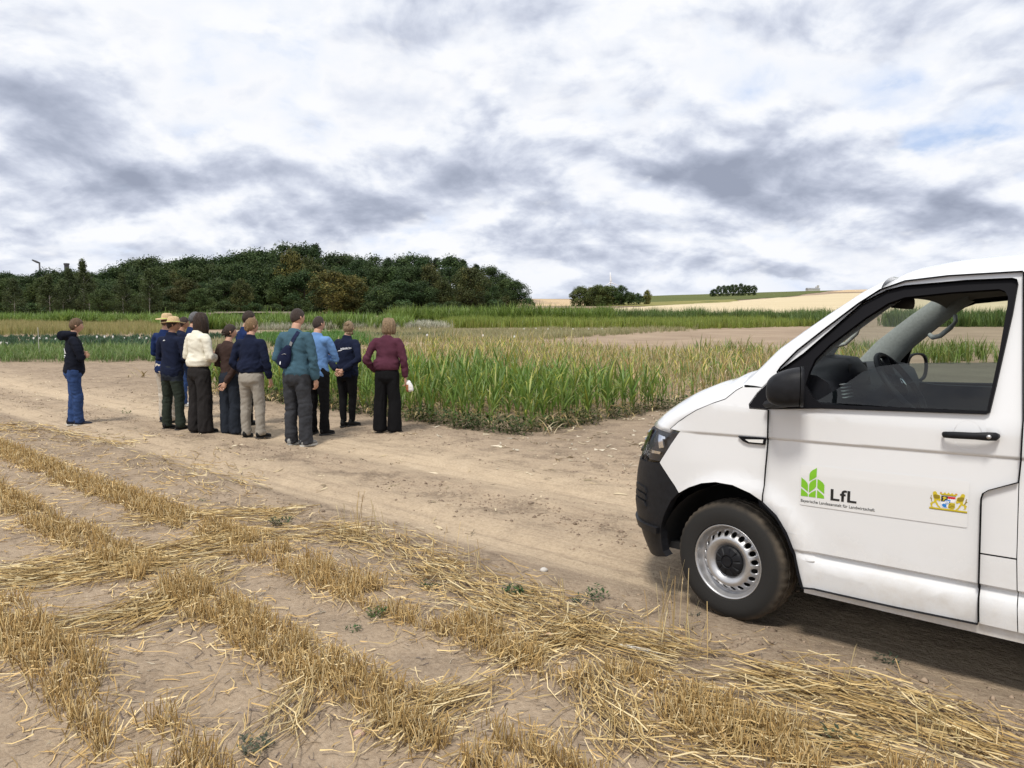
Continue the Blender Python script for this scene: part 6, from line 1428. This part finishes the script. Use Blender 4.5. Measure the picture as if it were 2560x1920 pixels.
# fine chaff, dry maize husks and grey stem bits on the soil
n = 9000; u = -2 + 16 * rng.random(n) ** 1.4; v = -1 + 4.7 * rng.random(n); x, y = uv2xy(u, v)
BITS = [(.30, .24, .18), (.20, .16, .13), (.42, .36, .27), (.13, .10, .085)]
D1 = lying(x, y, rng.uniform(.015, .07, n), rng.uniform(.002, .006, n), rng.uniform(0, 6.28, n), rng, .0, .4, BITS, .04)
n = 750; u = rng.uniform(4, 34, n); v = 3.7 + rng.gamma(2., 1.1, n); v = np.where(v > 12, 7.5, v); v = np.where((u > 7.2) & (v > 8.4), 7.6 + rng.normal(0, .35, n), v); x, y = uv2xy(u, v)
D2 = lying(x, y, rng.uniform(.03, .16, n), rng.uniform(.004, .016, n), rng.uniform(0, 6.28, n), rng, .01, .5, [(.50, .42, .28), (.40, .32, .20), (.58, .50, .36), (.22, .17, .11)], .12)
n = 260; u = rng.uniform(4.5, 9, n); v = rng.uniform(7., 12.5, n); k_ = (u < 7.2) | (v < 8.0); u, v = u[k_], v[k_]; x, y = uv2xy(u, v)
D3 = lying(x, y, rng.uniform(.05, .22, len(u)), rng.uniform(.006, .022, len(u)), rng.uniform(0, 6.28, len(u)), rng, .015, .6, [(.55, .48, .34), (.46, .38, .25), (.62, .56, .44)], .16)
stuff('crop_litter', cat(D1, D2, D3), M_straw, 'dry husks and stem bits scattered over the soil and track', 'crop litter')
# clods of crumbled soil
n = 11000; u = -1 + 26 * rng.random(n) ** 1.4; v = np.where(rng.random(n) < .45, rng.normal(4.95, .28, n), np.where(rng.random(n) < .5, rng.normal(3.6, .2, n), rng.uniform(6.2, 8.0, n)))
pk = fbm(u * .9, v * 1.5, 3, 41); k_ = pk > .46; u, v = u[k_], v[k_]; x, y = uv2xy(u, v); z = soil_z(x, y); n = len(u)
s = rng.gamma(2., .0030, n) + .003; base = np.array([(1, 0, 0), (0, 1, 0), (-1, 0, 0), (0, -1, 0), (0, 0, .8), (0, 0, -.6)], float)
V = base[None] * s[:, None, None] * rng.uniform(.6, 1.4, (n, 6, 1)); V = V + np.stack([x, y, z], 1)[:, None]
F3 = np.array([(0, 1, 4), (1, 2, 4), (2, 3, 4), (3, 0, 4), (1, 0, 5), (2, 1, 5), (3, 2, 5), (0, 3, 5)]); FF = (F3[None] + (np.arange(n) * 6)[:, None, None]).reshape(-1, 3)
me = npmesh('soil_clods', V.reshape(-1, 3), FF, 3); c = np.array([(.25, .19, .14), (.33, .25, .18), (.20, .15, .11)])[rng.integers(0, 3, n)]
o = mo('soil_clods', me, vcol('clod soil', .95, 0, .1), None, False, np.repeat(c[:, None], 6, 1).reshape(-1, 3)); tag(o, 'small crumbs of soil along the track edges', 'soil clods', None, 'stuff')
# taller dry grasses left standing, and single weeds
def dry_grass(px, py, n, h, label, spread=.10):
    p = gpx(px, py); r = random.Random(int(px)); P = []
    for k in range(n):
        a, q_ = r.uniform(0, 6.28), spread * math.sqrt(r.random()); c = jit(r.choice([(.50, .38, .19), (.42, .30, .14), (.58, .47, .27)]), .15, r); L = h * r.uniform(.5, 1.05)
        v, f, cc = strip((q_ * math.cos(a), q_ * math.sin(a), 0), r.uniform(0, 6.28), L, .0045, r.uniform(0, .18), r.uniform(.1, .5), 4, c, c, taper=.2); P.append((v, f, cc))
        if r.random() < .35:
            tip = (v[-1] + v[-2]) / 2
            for m_ in range(4): P.append(strip(tip - np.array([0, 0, .015 * m_]), r.uniform(0, 6.28), .03, .008, .2, .6, 1, c, c))
    V, F, Cc = join(P); me = npmesh('dry_grass', V, F, 4); o = mo('dry_grass', me, M_straw, None, False, Cc); o.location = (p[0], p[1], gz(*p)); tag(o, label, 'dry grass'); return o
for a in ((885, 1345, 12, .42, 'tall dry ear-bearing grass tuft at the road edge, left of centre'), (930, 1350, 8, .30, 'thin dry grass stems beside the tall eared tuft'), (985, 1370, 8, .28, 'sparse dry stems between the eared tuft and the short brown tuft'), (1110, 1400, 12, .26, 'short brown dry grass tuft at the road edge near the centre'), (1175, 1440, 8, .25, 'low dry grass tuft right of the short brown tuft'), (1640, 1610, 10, .38, 'thin dry grass stems in front of the van bumper'), (1690, 1600, 10, .42, 'dry grass stems crossing the front wheel of the van'), (1755, 1640, 7, .30, 'dry grass stems right below the front wheel'), (2085, 1745, 6, .22, 'small eared grass tuft on the soil below the van door'), (1400, 1530, 7, .20, 'short dry grass tuft on the soil in the middle foreground'), (2330, 1850, 9, .14, 'low bristly dry grass tuft near the lower right corner'), (2440, 1900, 9, .14, 'lowest bristly dry grass tuft at the bottom right')): dry_grass(*a)
def weed(px, py, s, n, label, col=((.035, .075, .02), (.05, .10, .03), (.028, .058, .02)), upright=.0, name='weed'):
    p = gpx(px, py); r = random.Random(int(px * 3 + py)); P = []
    for k in range(n):
        a, q_ = r.uniform(0, 6.28), s * math.sqrt(r.random()); c = jit(r.choice(col), .25, r); z = r.uniform(0, s * (.5 + upright))
        P.append(strip((q_ * math.cos(a), q_ * math.sin(a) , z), r.uniform(0, 6.28), s * r.uniform(.3, .6), s * r.uniform(.14, .26), r.uniform(.5, 1.4), r.uniform(1.2, 2.), 2, c, c))
    V, F, Cc = join(P); me = npmesh(name, V, F, 4); o = mo(name, me, M_weed, None, False, Cc); o.location = (p[0], p[1], gz(*p)); tag(o, label, name.replace('_', ' ')); return o
weed(1290, 1488, .085, 60, 'dark green leafy weed at the edge of the track near the centre'); weed(1450, 1508, .06, 40, 'greyish green weed left of the taller weed', ((.06, .085, .05), (.045, .07, .04))); weed(1492, 1500, .07, 60, 'taller green weed left of the van wheel', upright=.5); weed(945, 1545, .055, 90, 'yellow-green weed among the stubble in the middle foreground', ((.08, .12, .03), (.06, .10, .025)), .4); weed(885, 1575, .05, 30, 'small green weed beside the yellow-green weed')
weed(2222, 1657, .055, 40, 'small grey-green weed on bare soil below the van door', ((.05, .07, .045), (.035, .055, .035))); weed(700, 1310, .10, 60, 'dark weed in a straw tuft at the road edge', ((.04, .065, .022), (.10, .10, .05))); weed(1075, 1468, .07, 40, 'dark weed at the rim of the stubble'); weed(640, 1885, .07, 60, 'flat grey-green weed at the bottom edge', ((.10, .11, .075), (.075, .085, .055))); weed(1740, 1545, .035, 20, 'tiny grey weed in front of the wheel', ((.07, .08, .06), (.05, .06, .045)))
weed(2100, 1870, .07, 40, 'green-grey weed in the straw at the lower right', ((.07, .09, .05), (.05, .07, .04))); weed(512, 1250, .04, 24, 'tiny green weed behind the first stubble row'); weed(322, 1030, .14, 16, 'uprooted green plant lying on the track right of the hooded person', ((.06, .10, .025), (.10, .13, .04)), 0., 'uprooted_plant')
# the fallen white peg, a dry leaf, a few stones, trampled dry plants
p0, p1 = gpx(1550, 1626), gpx(1652, 1642); pm = (p0 + p1) / 2; o = bar('white_peg', [(*p0, gz(*p0) + .02), (*(p0 * .6 + p1 * .4), gz(*pm) + .016), (*p1, gz(*p1) + .014)], [.007, .010, .011], [.006, .008, .009], mw, None, 8); tag(o, 'white peg lying on the soil left below the van wheel', 'peg')
p0, p1 = gpx(1350, 1605), gpx(1395, 1612); o = bar('dry_leaf', [(*p0, gz(*p0) + .02), (*((p0 + p1) / 2), gz(*p0) + .035), (*p1, gz(*p1) + .012)], [.006, .022, .008], [.003, .004, .003], material('tan leaf', (.50, .32, .18), .7), None, 8); tag(o, 'curled tan leaf on the straw in the middle foreground', 'leaf')
ms = varied('pale stone', (.42, .38, .33), .9, .2, 30)
def stone(px, py, s, label, m_=ms):
    p = gpx(px, py); bm = bmesh.new(); bmesh.ops.create_icosphere(bm, subdivisions=2, radius=s)
    for v in bm.verts: v.co *= 1 + .25 * mnoise.noise(v.co * (1.2 / s) + Vector((px, py, 0))); v.co.z *= .6
    o = bmo('stone', bm, m_, None, True); o.location = (p[0], p[1], gz(*p) + s * .3); tag(o, label, 'stone')
stone(1360, 1432, .026, 'pale white stone on the track near the centre', material('white stone', (.50, .47, .43), .8)); stone(898, 1846, .024, 'pinkish stone in the lower left foreground', material('pinkish stone', (.42, .28, .21), .9)); stone(424, 1582, .016, 'small dark stone among the left stubble', material('dark stone', (.07, .07, .07), .8)); stone(1600, 1838, .018, 'grey stone in the straw at the bottom centre')
def dead_plant(px, py, n, s, label):
    p = gpx(px, py); r = random.Random(int(px)); P = [strip((r.gauss(0, s * .3), r.gauss(0, s * .3), 0), r.uniform(0, 6.28), s * r.uniform(.6, 1.3), s * .07, r.uniform(.2, 1.2), r.uniform(1.2, 2.6), 4, jit(r.choice(DRY + [(.62, .55, .40)]), .15, r), jit(r.choice(DRY), .15, r)) for k in range(n)]
    V, F, Cc = join(P); me = npmesh('dead_plant', V, F, 4); o = mo('dead_plant', me, M_straw, None, False, Cc); o.location = (p[0], p[1], gz(*p)); tag(o, label, 'dead plant')
dead_plant(1370, 1082, 14, .35, 'bleached broken maize at the corner of the near plot'); dead_plant(1440, 1068, 9, .3, 'withered maize leaves right of the plot corner'); dead_plant(420, 955, 22, .55, 'dry yellow plant clump left of the straw hats'); dead_plant(340, 945, 7, .6, 'leaning dry stalk on the bare soil left of the straw hats'); dead_plant(1575, 1050, 8, .3, 'dry maize leaves at the plot edge beside the van')
# sparse low regrowth between the near plot and the people
